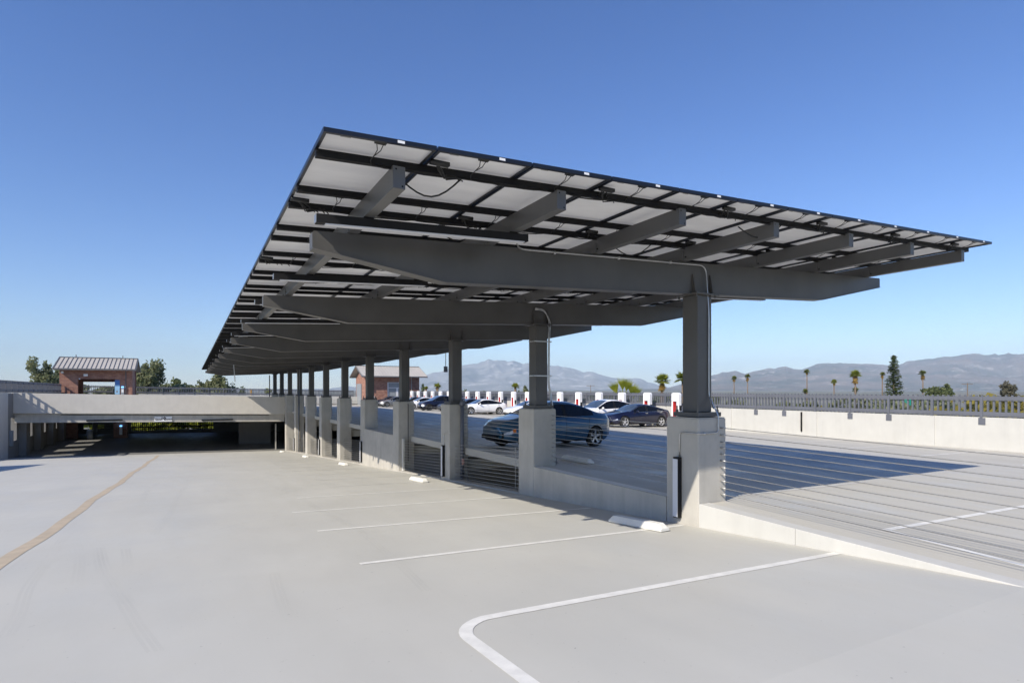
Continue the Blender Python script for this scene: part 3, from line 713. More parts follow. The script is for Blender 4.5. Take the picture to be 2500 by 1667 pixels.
# ------------------------------------------------------------------ brick buildings
def gable_roof(mb, x0, x1, y0, y1, ze, zr, th=.10, ribs=18, ribm=1):
    ym = (y0+y1)/2
    for sg_, ya in ((-1, y0), (1, y1)):
        pts = [(x0, ya, ze), (x1, ya, ze), (x1, ym, zr), (x0, ym, zr)]
        mb.hexa([(p[0], p[1], p[2]-th) for p in pts]+pts, 0)
        for k in range(ribs+1):
            x = x0+.05+(x1-x0-.1)*k/ribs; h = .05
            mb.hexa([(x-.022, ya, ze+.003), (x+.022, ya, ze+.003), (x+.022, ym, zr+.003), (x-.022, ym, zr+.003), (x-.022, ya, ze+h), (x+.022, ya, ze+h), (x+.022, ym, zr+h), (x-.022, ym, zr+h)], ribm)
    mb.box(x0, x1, ym-.08, ym+.08, zr-.01, zr+.07, 1)
    for ya, o in ((y0, -.07), (y1, 0)): mb.box(x0-.02, x1+.02, ya+o, ya+o+.07, ze-.17, ze+.0, 1)
    for x in (x0-.04, x1): 
        for ya in (y0, y1):
            mb.hexa([(x, ya, ze-.2), (x+.04, ya, ze-.2), (x+.04, ym, zr-.2), (x, ym, zr-.2), (x, ya, ze+.02), (x+.04, ya, ze+.02), (x+.04, ym, zr+.02), (x, ym, zr+.02)], 1)
# left tower
t1 = empty('brick_tower', (-8.5, 75, -3.6), 'red brick elevator tower with grey metal roof at the left', 'building')
mb = MB(); A0, A1, B0, B1 = -11.6, -5.45, 72.5, 77.5; zb_ = -3.7; zc = 3.95
mb.box(A0, -10.1, B0, B0+.3, zb_, zc); mb.box(-10.1, -6.95, B0, B0+.3, 3.0, zc); mb.box(-6.95, A1, B0, B0+.3, .36, zc)
mb.box(-10.1, -7.3, B0, B0+.3, -.9, .30); mb.box(A0, A0+.3, B0+.301, B1, zb_, zc); mb.box(A1-.3, A1, B0+.301, B1-1.6, .3, zc)
mb.box(A0, -10.3, B1-.3, B1, .3, zc); mb.box(-10.3, -6.8, B1-.3, B1, 2.75, zc); mb.box(-6.8, A1, B1-.3, B1, .3, zc)
mb.box(-7.1, -5.9, B0, B0+1.1, -3.7, -.9)
mb.prism([(B0+.02, zc), (B1-.02, zc), ((B0+B1)/2, 5.1)], 'x', A0+.02, A0+.3); mb.prism([(B0+.02, zc), (B1-.02, zc), ((B0+B1)/2, 5.1)], 'x', A1-.3, A1-.02)
mb.build('brick_wall', M['brick'], t1)
mb = MB(); gable_roof(mb, -12.0, -5.1, 71.7, 78.3, 4.05, 5.28); ro = mb.build('roof', [M['roof'], M['roofrib']], t1)
mb = MB(); mb.cyl((-10.6, 75, 5.28), (-10.6, 75, 5.6), .04, n=6); mb.cyl((-6.5, 75, 5.28), (-6.5, 75, 5.6), .04, n=6); mb.build('vent_pipe', M['roofrib'], ro)
mb = MB(); mb.box(-9.62, -9.28, 72.44, 72.498, 3.27, 3.50); mb.build('wall_vent', M['label'], t1)
mb = MB(); mb.cyl((-6.02, 72.45, .3), (-6.02, 72.45, 3.95), .04, n=6); mb.build('downpipe', M['roofrib'], t1)
mb = MB(); mb.box(-11.45, -11.25, 72.3, 72.498, 3.55, 3.75); mb.box(-10.0, -9.9, 72.35, 72.498, 2.95, 3.05); mb.build('camera', M['label'], t1)
ps = empty('wall_poster', (-6.77, 72.45, 1.4), 'tall blue and white poster on the brick tower pier', 'poster')
mb = MB(); mb.box(-6.98, -6.56, 72.45, 72.497, 1.40, 2.38); mb.build('poster_lower', simple('pale_blue_print', (.30, .52, .72), .4), ps)
mb = MB(); mb.box(-6.98, -6.56, 72.45, 72.497, 2.385, 2.9); mb.build('poster_upper', simple('mid_blue_print', (.06, .17, .42), .4), ps)
mb = MB(); mb.box(-6.88, -6.72, 72.44, 72.449, 1.6, 1.78); mb.build('poster_mark', M['grey'], ps)
def call_box(x, y, z, lab):
    r = empty('call_box', (x, y, z), lab, 'call box')
    mb = MB(); mb.box(x-.13, x+.13, y-.12, y, z, z+.85); mb.build('housing', M['galv'], r, bevel=.01)
    mb = MB(); mb.box(x-.10, x+.10, y-.16, y-.02, z+.86, z+.98); mb.build('beacon', emit('blue_beacon', (.15, .45, 1.), 2.0), r)
    mb = MB(); mb.box(x-.09, x+.09, y-.128, y-.121, z+.35, z+.7); mb.build('call_panel', M['label'], r)
call_box(-6.30, 72.48, 1.25, 'call box with blue light on the brick tower above the parapet')
call_box(-6.45, 72.48, -2.85, 'call box with blue light on the brick pier in the lower level')
# stairs behind the pier (lower level)
mb = MB()
for k in range(12): mb.box(-8.9, -7.2, 73.2+k*.28, 73.2+k*.28+.34, -3.55+k*.17, -3.55+k*.17+.06)
mb.box(-8.98, -8.92, 73.2, 76.6, -3.55, -1.2)
tag(mb.build('staircase', M['grey']), 'dark stair flight beside the brick pier in the lower level', 'stairs')
# bin
tr = empty('litter_bin', (-8.9, 70.9, rz(-8.9, 60)), 'grey litter bin near the stairs of the lower level', 'litter bin')
mb = MB(); z = rz(-8.9, 60); mb.cyl((-8.9, 70.9, z), (-8.9, 70.9, z+.9), .27, n=14); mb.build('bin_body', M['grey'], tr, smooth=True)
mb = MB(); mb.cyl((-8.9, 70.9, z+.905), (-8.9, 70.9, z+1.0), .30, .22, n=14); mb.build('lid', M['diff'], tr)
# right building
t2 = empty('brick_building', (24, 78.6, 0), 'small red brick building with grey metal gable roof near the chargers', 'building')
mb = MB(); C0, C1, D0, D1 = 20.44, 28.0, 76.0, 81.2; zg = dz(24, 76)-.2; zc = 3.6
mb.box(C0, 23.4, D0, D0+.3, zg, zc); mb.box(23.4, 26.4, D0, D0+.3, 2.95, zc); mb.box(26.4, C1, D0, D0+.3, GZ, zc)
mb.box(C0, C0+.3, D0+.301, D1, zg-1, zc); mb.box(C1-.3, C1, D0+.301, D1, GZ, zc); mb.box(C0+.3, C1-.3, D1-.3, D1, zg, zc)
mb.prism([(D0+.02, zc), (D1-.02, zc), ((D0+D1)/2, 4.95)], 'x', C0+.02, C0+.3); mb.prism([(D0+.02, zc), (D1-.02, zc), ((D0+D1)/2, 4.95)], 'x', C1-.3, C1-.02)
mb.build('brick_wall', M['brick'], t2)
mb = MB(); gable_roof(mb, 19.75, 28.9, 75.2, 82.0, 3.72, 5.18, ribs=22, ribm=0); mb.build('roof', [M['roof'], M['roofrib']], t2)
dr = MB(); dr.box(23.45, 23.6, 76.1, 76.2, zg, 2.9); dr.box(23.6, 26.3, 76.1, 76.2, 2.1, 2.2); dr.box(26.2, 26.35, 76.1, 76.2, zg, 2.9); dr.box(24.7, 24.95, 76.1, 76.2, zg, 2.1); dr.box(23.6, 26.2, 76.1, 76.2, 2.82, 2.9)
d_ = dr.build('door_frame', M['diff'], t2)
mb = MB(); mb.box(23.6, 26.2, 76.14, 76.18, zg, 2.09); mb.box(23.6, 26.2, 76.14, 76.18, 2.21, 2.81); mb.build('door_glass', M['grey'], d_)
mb = MB(); mb.box(20.3, 20.43, 78.0, 80.4, zg, 2.7); mb.build('side_door', M['grey'], t2)
mb = MB(); mb.box(21.3, 21.5, 75.85, 75.998, 1.7, 2.5); mb.build('wall_lamp', simple('copper_lamp', (.5, .22, .12), .4), t2)
mb = MB(); mb.box(21.2, 21.6, 75.95, 75.998, .1, 1.0); mb.build('wall_panel', M['label'], t2)
mb = MB(); mb.box(C1-1.2, C1-1.13, 75.93, 75.998, .8, 3.6); mb.build('downpipe', M['roof'], t2)

# ------------------------------------------------------------------ chargers
CHX = 25.35
def charger():
    root = bpy.data.objects.new('ev_charger', None); COL.objects.link(root)
    w2, dp, H, sl = .29, .12, 2.06, .125
    mb = MB()
    mb.prism([(-w2, 0.0), (-w2+.12, 0), (-w2+.12, .0)], 'x', 0, .001) if False else None
    out = [(-w2+.02, 0), (w2-.02, 0), (w2, .4), (w2, H-.10), (w2-.03, H-.04), (w2-.12, H), (-w2+.12, H), (-w2+.03, H-.04), (-w2, H-.10), (-w2, .4)]
    # ring with a tall slot: left leg, right leg, top, foot
    zs0, zs1 = .28, H-.52
    mb.prism([(-w2+.02, 0), (-.12, 0), (-.12, zs1), (-w2, zs1), (-w2, .4)], 'x', -dp, dp)
    mb.prism([(.17, 0), (w2-.02, 0), (w2, .4), (w2, zs1), (.17, zs1)], 'x', -dp, dp)
    mb.prism([(-w2, zs1+.001), (w2, zs1+.001), (w2, H-.10), (w2-.03, H-.04), (w2-.12, H), (-w2+.12, H), (-w2+.03, H-.04), (-w2, H-.10)], 'x', -dp, dp)
    mb.box(-dp, dp, -.119, .169, 0, zs0)
    mb.build('shell', M['cwhite'], root, bevel=.015, local=True)
    mb = MB(); mb.box(-dp+.005, dp-.005, .13, .168, zs0+.002, zs1-.002); mb.build('red_panel', M['red'], root, local=True)
    mb = MB(); mb.box(-.06, .06, -w2-.07, -w2-.003, 1.0, 1.30); mb.tube([(0, -w2-.05, 1.05), (-.05, -w2-.16, .5), (.0, -w2-.1, .2), (.03, -w2-.03, .5)], .018, 6); mb.build('charge_cable', M['black'], root, local=True)
    return root
ch0 = charger()
for k in range(20):
    o = ch0 if k == 0 else copy_tree(ch0)
    y = 24.75+2.466*k
    o.location = (CHX, y, dz(CHX, 20)+.0)
    tag(o, f'white and red electric car charger, {ORD[k]} of the row counted from the nearest pedestal' if k else 'largest white and red charger, half hidden behind the nearest column', 'charger', 'electric car chargers in a row')

# ------------------------------------------------------------------ cars
def lerp_keys(keys, u):
    for (a, va), (b, vb) in zip(keys, keys[1:]):
        if u <= b:
            t = (u-a)/(b-a) if b > a else 0; return va+(vb-va)*t
    return keys[-1][1]
def smooth_keys(keys, u, w_=.012):
    return sum(lerp_keys(keys, min(1, max(0, u+d*w_))) for d in (-1.5, -.5, .5, 1.5))/4
CARS = {
 'fastback': dict(L=4.97, W=.97, H=1.44, fo=.95, wb=2.96, rw=.345, zu=.18,
   top=[(0, .60), (.015, .68), (.05, .76), (.12, .85), (.2, .92), (.29, .98), (.31, 1.01), (.46, 1.40), (.52, 1.44), (.60, 1.44), (.70, 1.38), (.82, 1.22), (.93, 1.08), (.97, 1.07), (1, .92)],
   belt=[(0, .5), (.29, .89), (.5, .95), (.75, 1.0), (.88, 1.03), (.97, 1.0), (1, .8)], w=[(0, .66), (.02, .78), (.06, .89), (.14, .96), (.3, 1.0), (.75, 1.0), (.88, .97), (.96, .88), (1, .76)],
   ws=(.30, .46), rr=(.70, .92), dlo=(.34, .865), pil=(.565,), roofw=.62),
 'compact': dict(L=4.69, W=.92, H=1.44, fo=.84, wb=2.875, rw=.34, zu=.17,
   top=[(0, .58), (.015, .66), (.06, .76), (.14, .86), (.24, .95), (.27, .99), (.43, 1.39), (.50, 1.44), (.58, 1.44), (.70, 1.37), (.84, 1.19), (.95, 1.10), (.97, 1.08), (1, .95)],
   belt=[(0, .5), (.25, .88), (.5, .94), (.75, 1.0), (.88, 1.03), (.97, 1.0), (1, .8)], w=[(0, .66), (.02, .78), (.06, .89), (.14, .96), (.3, 1.0), (.75, 1.0), (.88, .97), (.96, .88), (1, .78)],
   ws=(.26, .43), rr=(.70, .93), dlo=(.30, .87), pil=(.55,), roofw=.62),
 'suv': dict(L=5.03, W=1.0, H=1.68, fo=.93, wb=2.965, rw=.37, zu=.20,
   top=[(0, .66), (.015, .75), (.05, .86), (.12, .98), (.2, 1.06), (.26, 1.12), (.43, 1.60), (.52, 1.68), (.62, 1.68), (.75, 1.58), (.9, 1.36), (.96, 1.26), (1, 1.0)],
   belt=[(0, .55), (.25, 1.02), (.5, 1.08), (.75, 1.13), (.9, 1.18), (.97, 1.1), (1, .9)], w=[(0, .68), (.02, .8), (.06, .9), (.14, .97), (.3, 1.0), (.8, 1.0), (.92, .95), (1, .8)],
   ws=(.25, .46), rr=(.74, .93), dlo=(.28, .88), pil=(.55, .76), roofw=.66),
 'sedan': dict(L=4.49, W=.875, H=1.435, fo=.93, wb=2.70, rw=.317, zu=.19,
   top=[(0, .62), (.012, .70), (.04, .78), (.10, .86), (.18, .93), (.235, .98), (.25, 1.0), (.42, 1.38), (.50, 1.435), (.60, 1.43), (.70, 1.36), (.82, 1.13), (.85, 1.09), (.96, 1.05), (.985, 1.0), (1, .88)],
   belt=[(0, .52), (.24, .90), (.5, .94), (.75, .98), (.85, 1.02), (.96, .99), (1, .85)], w=[(0, .64), (.02, .76), (.06, .88), (.13, .96), (.3, 1.0), (.75, 1.0), (.88, .96), (.96, .88), (1, .74)],
   ws=(.24, .42), rr=(.70, .83), dlo=(.275, .80), pil=(.53,), roofw=.63),
}
def wheel_mesh(rt, rim_m, style, side, black=False):
    """tyre mesh and rim mesh centred on origin, axis y, outer face towards side*y"""
    T = MB(); n = 28; prof = [(rt*.70, -.10), (rt*.94, -.105), (rt, -.08), (rt, .08), (rt*.94, .105), (rt*.70, .10)]
    for a in range(n):
        for (r, y) in prof: T.v.append((r*math.cos(2*math.pi*a/n), y, r*math.sin(2*math.pi*a/n)))
    m_ = len(prof)
    for a in range(n):
        for j in range(m_):
            p = a*m_+j; q = ((a+1) % n)*m_+j; p2 = a*m_+(j+1) % m_; q2 = ((a+1) % n)*m_+(j+1) % m_
            T.f.append((p, q, q2, p2)); T.m.append(0)
    R_ = MB(); yo = .085*side; rr = rt*.72
    # back disc (dark)
    R_.prism([(rr*.97*math.cos(2*math.pi*a/24), rr*.97*math.sin(2*math.pi*a/24)) for a in range(24)], 'y', -.02*side, -.01*side, m=1)
    # outer lip
    for a in range(28):
        a0, a1 = 2*math.pi*a/28, 2*math.pi*(a+1)/28
        for (ra, ya, rb, yb) in ((rr, yo+.012*side, rr*.91, yo+.006*side), (rr*.91, yo+.006*side, rr*.88, yo-.06*side)):
            R_.quad((ra*math.cos(a0), ya, ra*math.sin(a0)), (ra*math.cos(a1), ya, ra*math.sin(a1)), (rb*math.cos(a1), yb, rb*math.sin(a1)), (rb*math.cos(a0), yb, rb*math.sin(a0)), m=0)
    ns = 5
    for s in range(ns):
        for dd in ((-.13, .13) if style == 'twin' else (0,)):
            an = 2*math.pi*s/ns+.3+dd; wr = rr*(.05 if style == 'twin' else .10); wo = rr*(.065 if style == 'twin' else .15)
            u = Vector((math.cos(an), 0, math.sin(an))); v = Vector((-math.sin(an), 0, math.cos(an))); yy = Vector((0, side, 0))
            p = []
            for (r, hw, y) in ((rr*.10, wr, abs(yo)-.03), (rr*.93, wo, abs(yo)-.005)):
                p.append((u*r-v*hw, y)); p.append((u*r+v*hw, y))
            pts = [p[0][0]+yy*(p[0][1]-.02), p[1][0]+yy*(p[1][1]-.02), p[3][0]+yy*(p[3][1]-.02), p[2][0]+yy*(p[2][1]-.02)]
            top = [p[0][0]+yy*p[0][1], p[1][0]+yy*p[1][1], p[3][0]+yy*p[3][1], p[2][0]+yy*p[2][1]]
            R_.hexa(pts+top, 0)
    R_.cyl((0, yo-.03*side, 0), (0, yo-.002*side, 0), rr*.17, n=12, m=0)
    return T, R_
TYRE = simple('tyre_rubber', (.018, .018, .018), .75)
RIMD = simple('dark_wheel_well', (.01, .01, .01), .8)
GL = simple('tinted_window', (.006, .007, .009), .06, spec=.35, var=.02)
GLW = simple('clear_windscreen', (.045, .06, .07), .04, coat=1., var=.3, scale=4)
LAMP = simple('headlight_glass', (.65, .67, .70), .08, .4, var=.3, scale=12)
TAIL = simple('tail_lamp_red', (.35, .01, .01), .15, coat=1.)
AMB = simple('amber_lamp', (.75, .20, .02), .2)
CHR = simple('bright_trim', (.6, .6, .6), .2, .9)
def car(kind, paint, rimc=(.6, .6, .6), style='spoke', rimrough=.3, details=True, blackroof=False):
    K = CARS[kind]; S = .9435; L, W = K['L'], K['W']; NS = 64
    root = bpy.data.objects.new('parked_car', None); COL.objects.link(root)
    us = sorted(set([round(i/NS, 4) for i in range(NS+1)]+[.004, .012, .024, .976, .988, .996]))
    def sec(u):
        zt = smooth_keys(K['top'], u); zb = smooth_keys(K['belt'], u); w = W*smooth_keys(K['w'], u); zu = K['zu']+(.10*max(0, 1-u/.05) if u < .05 else .12*max(0, (u-.93)/.07))
        cab = lerp_keys([(0, 0), (K['ws'][0]-.02, 0), (K['ws'][1], 1), (K['rr'][0], 1), (K['rr'][1], .0), (1, 0)], u)
        zb = min(zb, zt-.035)
        g = w*.90; rw_ = W*(K['roofw']*cab+(1-cab)*.80)*min(1, w/W+.0)
        zg = zt-.03-.065*cab-.0
        zg = max(zg, zb+.006)
        mid = zu+(zb-zu)*.42
        return [(0, zu), (w*.80, zu), (w*.93, zu+.05), (w*.985, zu+(zb-zu)*.25), (w, mid), (w*.995, zu+(zb-zu)*.62), (w*.965, zb-.07 if zb-.07 > mid else (zb+mid)/2), (g, zb),
                (g*.55+rw_*.45, zb+(zg-zb)*.52+.02*cab), (rw_+.03*cab, zg), (rw_-.02*cab, zg+(zt-zg)*.5), (rw_*.6, zt-.012), (0, zt)]
    NP = 13; mb = MB(); ring = []
    full = []
    for u in us:
        s = sec(u); x = -L/2+u*L
        r = [(x, y, z) for (y, z) in s]+[(x, -y, z) for (y, z) in s[-2:0:-1]]
        full.append(r)
    n = len(full[0])
    # round the nose and tail in plan
    for i, u in enumerate(us):
        for j in range(n):
            x, y, z = full[i][j]
            if u < .10: x += (abs(y)/W)**2.4*.30*(1-u/.10)
            if u > .92: x -= (abs(y)/W)**2.6*.20*((u-.92)/.08)
            full[i][j] = (x*S, y*S, z*S)
    mb.v = [p for r in full for p in r]
    def mat_of(i, j):
        u = (us[i]+us[i+1])/2; jj = j if j < NP-1 else n-1-j    # segment index in half section: 0..NP-2
        a, b = K['ws']; c, d = K['rr']
        if jj in (7, 8) and K['dlo'][0] < u < K['dlo'][1]:
            if any(abs(u-p) < .012 for p in K['pil']): return 3
            z_ = smooth_keys(K['top'], u)-smooth_keys(K['belt'], u)
            if z_ > .13: return 2
        if jj in (10, 11):
            if a < u < b: return 1
            if c+.01 < u < d-.01: return 2
            if blackroof and b <= u <= c+.01: return 2
        if u < .085 and jj in (5,) and u > .012: return 4
        if kind == 'sedan' and .085 < u < .11 and jj == 5: return 7
        if u > .93 and jj == 6: return 5
        if u < .012 and jj in (1, 2, 3): return 3
        if jj == 0 or jj == 1: return 3
        if kind == 'sedan' and u < .012 and jj in (4, 5): return 3
        return 0
    for i in range(len(us)-1):
        for j in range(n):
            a = i*n+j; b = i*n+(j+1) % n; mb.f.append((a, b, b+n, a+n)); mb.m.append(mat_of(i, j))
    mb.f.append(tuple(range(n))); mb.m.append(0 if kind != 'sedan' else 0); e = (len(us)-1)*n; mb.f.append(tuple(e+j for j in range(n))[::-1]); mb.m.append(0)
    PT = simple('car_paint', paint, .28, .25 if max(paint) < .5 else 0., var=.03, coat=.8, spec=.4)
    mats = [PT, GLW, GL, M['black'], LAMP, TAIL, RIMD, AMB]
    body = mb.build('body', mats, None, smooth=True)
    # wheel arches by boolean, then cutters removed
    xa = (-L/2+K['fo'])*S; xb = (-L/2+K['fo']+K['wb'])*S; ra = (K['rw']+.045)*S; zc_ = K['rw']*S
    cm = MB()
    for x in (xa, xb):
        for s in (-1, 1):
            cm.tube([(x, s*(W*S-.30), zc_), (x, s*(W*S+.2), zc_)], [ra, ra], 32)
    cut = cm.build('cutter', RIMD)
    bo = body.modifiers.new('b', 'BOOLEAN'); bo.operation = 'DIFFERENCE'; bo.object = cut; bo.solver = 'EXACT'
    try: bo.material_mode = 'TRANSFER'
    except Exception: pass
    me = bpy.data.meshes.new_from_object(body.evaluated_get(bpy.context.evaluated_depsgraph_get()))
    bpy.data.objects.remove(body); bpy.data.objects.remove(cut)
    names = {0: 'body', 1: 'windscreen', 2: 'windows', 3: 'trim', 4: 'headlights', 5: 'tail_lights', 6: 'wheel_wells', 7: 'indicators'}
    matn = [m.name if m else '' for m in me.materials]
    for idx, mt in enumerate(mats):
        ids = [k for k, nme in enumerate(matn) if nme == mt.name]
        if not ids: continue
        bm = bmesh.new(); bm.from_mesh(me)
        bmesh.ops.delete(bm, geom=[f for f in bm.faces if f.material_index not in ids], context='FACES')
        if not bm.faces: bm.free(); continue
        if idx == 2:   # one object per window group: left, right, rear
            groups = [('side_window', lambda c: c.y > .25 and c.x < L*S*.5), ('side_window', lambda c: c.y < -.25), ('rear_window', lambda c: abs(c.y) <= .25)]
        if idx in (4, 5, 7): sides = [lambda c: c.y > 0, lambda c: c.y <= 0]
        nm = {4: 'headlight', 5: 'tail_light', 7: 'indicator'}.get(idx, names[idx])
        parts = [(names[idx], None)]
        if idx == 2:
            # upper (roof/rear) faces vs side faces by normal
            parts = [('side_window', lambda f: abs(f.normal.y) > .55 and f.calc_center_median().y > 0), ('side_window', lambda f: abs(f.normal.y) > .55 and f.calc_center_median().y < 0), ('rear_window', lambda f: abs(f.normal.y) <= .55)]
        elif idx == 6: parts = [('wheel_well', (lambda f, a_=a_, b_=b_: (f.calc_center_median().y > 0) == a_ and (f.calc_center_median().x > 0) == b_)) for a_ in (True, False) for b_ in (True, False)]
        elif idx in (4, 5, 7): parts = [(nm, lambda f: f.calc_center_median().y > 0), (nm, lambda f: f.calc_center_median().y <= 0)]
        for pn, fn in parts:
            b2 = bm.copy()
            if fn:
                dl = [f for f in b2.faces if not fn(f)]
                bmesh.ops.delete(b2, geom=dl, context='FACES')
            if b2.faces:
                m2 = bpy.data.meshes.new(pn); b2.to_mesh(m2); m2.materials.clear(); m2.materials.append(mt)
                for p in m2.polygons: p.material_index = 0; p.use_smooth = True
                o = bpy.data.objects.new(pn, m2); COL.objects.link(o); o.parent = root
            b2.free()
        bm.free()
    RM = simple('wheel_rim', rimc, rimrough, .7)
    for x in (xa, xb):
        for s in (-1, 1):
            T, R_ = wheel_mesh(K['rw']*S, RM, style, s)
            wo = T.build('wheel', TYRE, root, smooth=True, local=True); wo.location = (x, s*(W*S-.115), zc_)
            rm = R_.build('rim', [RM, RIMD], wo, local=True, fix=True)
    # mirrors, handles, plates, door seams
    um = K['ws'][0]+.07; xm = (-L/2+um*L)*S; zm = (smooth_keys(K['belt'], um)+.05)*S
    for s in (-1, 1):
        mb = MB(); mb.ball((xm, s*(W*S+.07), zm+.02), (.06, .10, .065)); mb.box(xm-.03, xm+.03, min(s*(W*S-.12), s*(W*S+.05)), max(s*(W*S-.12), s*(W*S+.05)), zm-.04, zm-.015)
        mb.build('mirror', PT, root, smooth=True, local=True)
        if details:
            for uh in (K['pil'][0]-.03, K['dlo'][1]-.09):
                if kind == 'suv' and uh > .7: uh = .70
                xh = (-L/2+uh*L)*S; sh = sec(uh); zh = (sh[6][1]-.015)*S; yh = sh[6][0]*S
                mb = MB(); mb.box(xh-.09, xh+.09, s*yh-.012+s*.008, s*yh+.012+s*.008, zh-.012, zh+.012); mb.build('door_handle', CHR if kind != 'sedan' else PT, root, local=True)
    if details:
        mb = MB()
        for s in (-1,):
            for u_ in (K['ws'][0]+.03, K['pil'][0], K['pil'][0]+.215):
                sx = sec(u_); pth = []
                for j in range(2, 8):
                    dxu = 0
                    if u_ > .7 and j < 5: dxu = -.10*(5-j)/3
                    pth.append(((-L/2+u_*L+dxu)*S, s*(sx[j][0]*S+.001), sx[j][1]*S))
                mb.tube(pth, .005, 4)
            pth = []
            for k_ in range(12):
                u_ = K['ws'][0]+.03+(K['pil'][0]+.215-K['ws'][0]-.03)*k_/11; sx = sec(u_); pth.append(((-L/2+u_*L)*S, s*(sx[2][0]*S+.004), (sx[2][1]+.02)*S))
            mb.tube(pth, .005, 4)
        mb.build('door_seams', M['black'], root, local=True)
        # trim line round the glass
        if kind != 'sedan':
            mb = MB()
            for s in (-1, 1):
                pth = []
                for k_ in range(20):
                    u_ = K['dlo'][0]+(K['dlo'][1]-K['dlo'][0])*k_/19; sx = sec(u_); pth.append(((-L/2+u_*L)*S, s*(sx[9][0]*S+.004), sx[9][1]*S))
                for k_ in range(19, -1, -1):
                    u_ = K['dlo'][0]+(K['dlo'][1]-K['dlo'][0])*k_/19; sx = sec(u_); pth.append(((-L/2+u_*L)*S, s*(sx[7][0]*S+.004), sx[7][1]*S))
                mb.tube(pth, .008, 4)
            mb.build('window_trim', CHR, root, local=True)
        # front grille and licence plate
        xn = -L/2*S
        mb = MB(); mb.box(xn-.01, xn+.05, -.42, .42, .28*S, .40*S); mb.build('lower_grille', M['black'], root, local=True)
    return root
def put(c, x, y, lab, cat='car', name='parked_car', sc_=None, rot=0):
    if sc_: c.scale = sc_
    c.location = (x, y, dz(x, y)); c.rotation_euler = (0, math.atan(.02), rot); tag(c, lab, cat, 'cars parked on the deck'); return c
F = lambda xa, K: xa+(CARS[K]['L']/2-CARS[K]['fo'])*.9435      # centre from front axle x
put(car('sedan', (.018, .075, .14), (.45, .45, .45)), 10.8, 16.6, 'dark blue sedan parked in the canopy shade behind the second pedestal', sc_=(1.11, 1.11, 1.16), rot=math.radians(3))
put(car('fastback', (.008, .009, .030), (.75, .75, .76), 'twin'), F(21.6, 'fastback'), 25.9, 'glossy navy fastback car in the sun, nearest of the charging row')
put(car('suv', (.82, .82, .83), (.5, .5, .5), blackroof=False), F(21.4, 'suv'), 28.6, 'white sport utility car charging behind the navy fastback')
put(car('compact', (.80, .80, .81), (.5, .5, .5)), F(21.9, 'compact'), 38.3, 'white low car whose nose shows just left of the second column')
put(car('fastback', (.82, .82, .82), (.7, .7, .7), 'twin'), F(21.15, 'fastback'), 45.5, 'white fastback car seen side on between the second and third columns')
put(car('compact', (.03, .03, .05), (.3, .3, .3), details=False), F(21.2, 'compact'), 48.1, 'dark car roof showing behind the white fastback')
put(car('compact', (.06, .065, .08), (.3, .3, .3), details=False), F(22.3, 'compact'), 53.1, 'dark grey car nose peeking from behind the third pedestal')
put(car('suv', (.01, .012, .03), (.12, .12, .12), 'twin'), F(21.3, 'suv'), 55.8, 'black sport utility car between the third and fourth columns')
put(car('compact', (.80, .80, .81), (.6, .6, .6)), F(21.2, 'compact'), 60.4, 'white car behind the black one beside the fourth column')
put(car('compact', (.015, .015, .02), (.3, .3, .3), details=False), F(21.2, 'compact'), 63.0, 'black car mostly hidden behind the fourth column')
put(car('compact', (.18, .185, .19), (.35, .35, .35)), F(21.0, 'compact'), 69.2, 'metallic grey car between the fourth and fifth columns')
put(car('fastback', (.03, .032, .038), (.6, .6, .6)), F(21.1, 'fastback'), 72.6, 'charcoal car in front of the brick building, farthest of the row')

# ------------------------------------------------------------------ vegetation
def crown(mb, c, rad, n, leaf, R2, clumps=14, m=0):
    cl = []
    for _ in range(clumps):
        v = Vector((R2.gauss(0, 1), R2.gauss(0, 1), R2.gauss(0, 1))).normalized()*R2.uniform(.35, .85)
        cl.append((Vector((c[0]+v.x*rad[0], c[1]+v.y*rad[1], c[2]+v.z*rad[2])), R2.uniform(.28, .5)))
    for _ in range(n):
        cc, r = R2.choice(cl); v = Vector((R2.gauss(0, 1), R2.gauss(0, 1), R2.gauss(0, 1))).normalized()*(R2.random()**.4)*r
        p = cc+Vector((v.x*rad[0], v.y*rad[1], v.z*rad[2]))
        a = Vector((R2.gauss(0, 1), R2.gauss(0, 1), R2.gauss(0, 1))).normalized(); b = a.cross(Vector((R2.gauss(0, 1), R2.gauss(0, 1), R2.gauss(0, 1)))).normalized()
        l = leaf*R2.uniform(.6, 1.4); mb.quad(p-a*l-b*l*.5, p+a*l-b*l*.5, p+a*l+b*l*.5, p-a*l+b*l*.5, m=m)
def tree(name, px, top, wpx, d, mat, label, cat='tree', group=None, n=2600, squash=1., seed=1, blobs=3):
    R2 = random.Random(seed); base = P(px, 951, d); base.z = GZ; zt = P(px, top, d).z; W = wpx/FOC*d
    root = empty(name, base, label, cat, group)
    mb = MB(); H = zt-GZ; mb.tube([(base.x, base.y, GZ), (base.x+.2, base.y, GZ+H*.4), (base.x, base.y+.1, zt-H*.15)], [.35, .26, .10], 8)
    for k in range(5):
        an = R2.uniform(0, 6.28); mb.tube([(base.x, base.y, GZ+H*R2.uniform(.35, .6)), (base.x+W*.32*math.cos(an), base.y+W*.32*math.sin(an), zt-H*R2.uniform(.12, .3))], [.12, .04], 6)
    mb.build('trunk', M['bark'], root, smooth=True)
    mb = MB(); hh = H*.36*squash
    for k in range(blobs):
        cx = base.x+R2.uniform(-.22, .22)*W*cs; cy = base.y-R2.uniform(-.22, .22)*W*sn
        cz = zt-hh*(.55+.9*k/blobs)
        crown(mb, (cx, cy, cz), (W*.46, W*.46, hh*.58), int(n*1.5)//blobs, .0035*d*.42+.05, R2)
    mb.build('crown', mat, root, fix=False); return root
TG = 'trees beyond the deck'
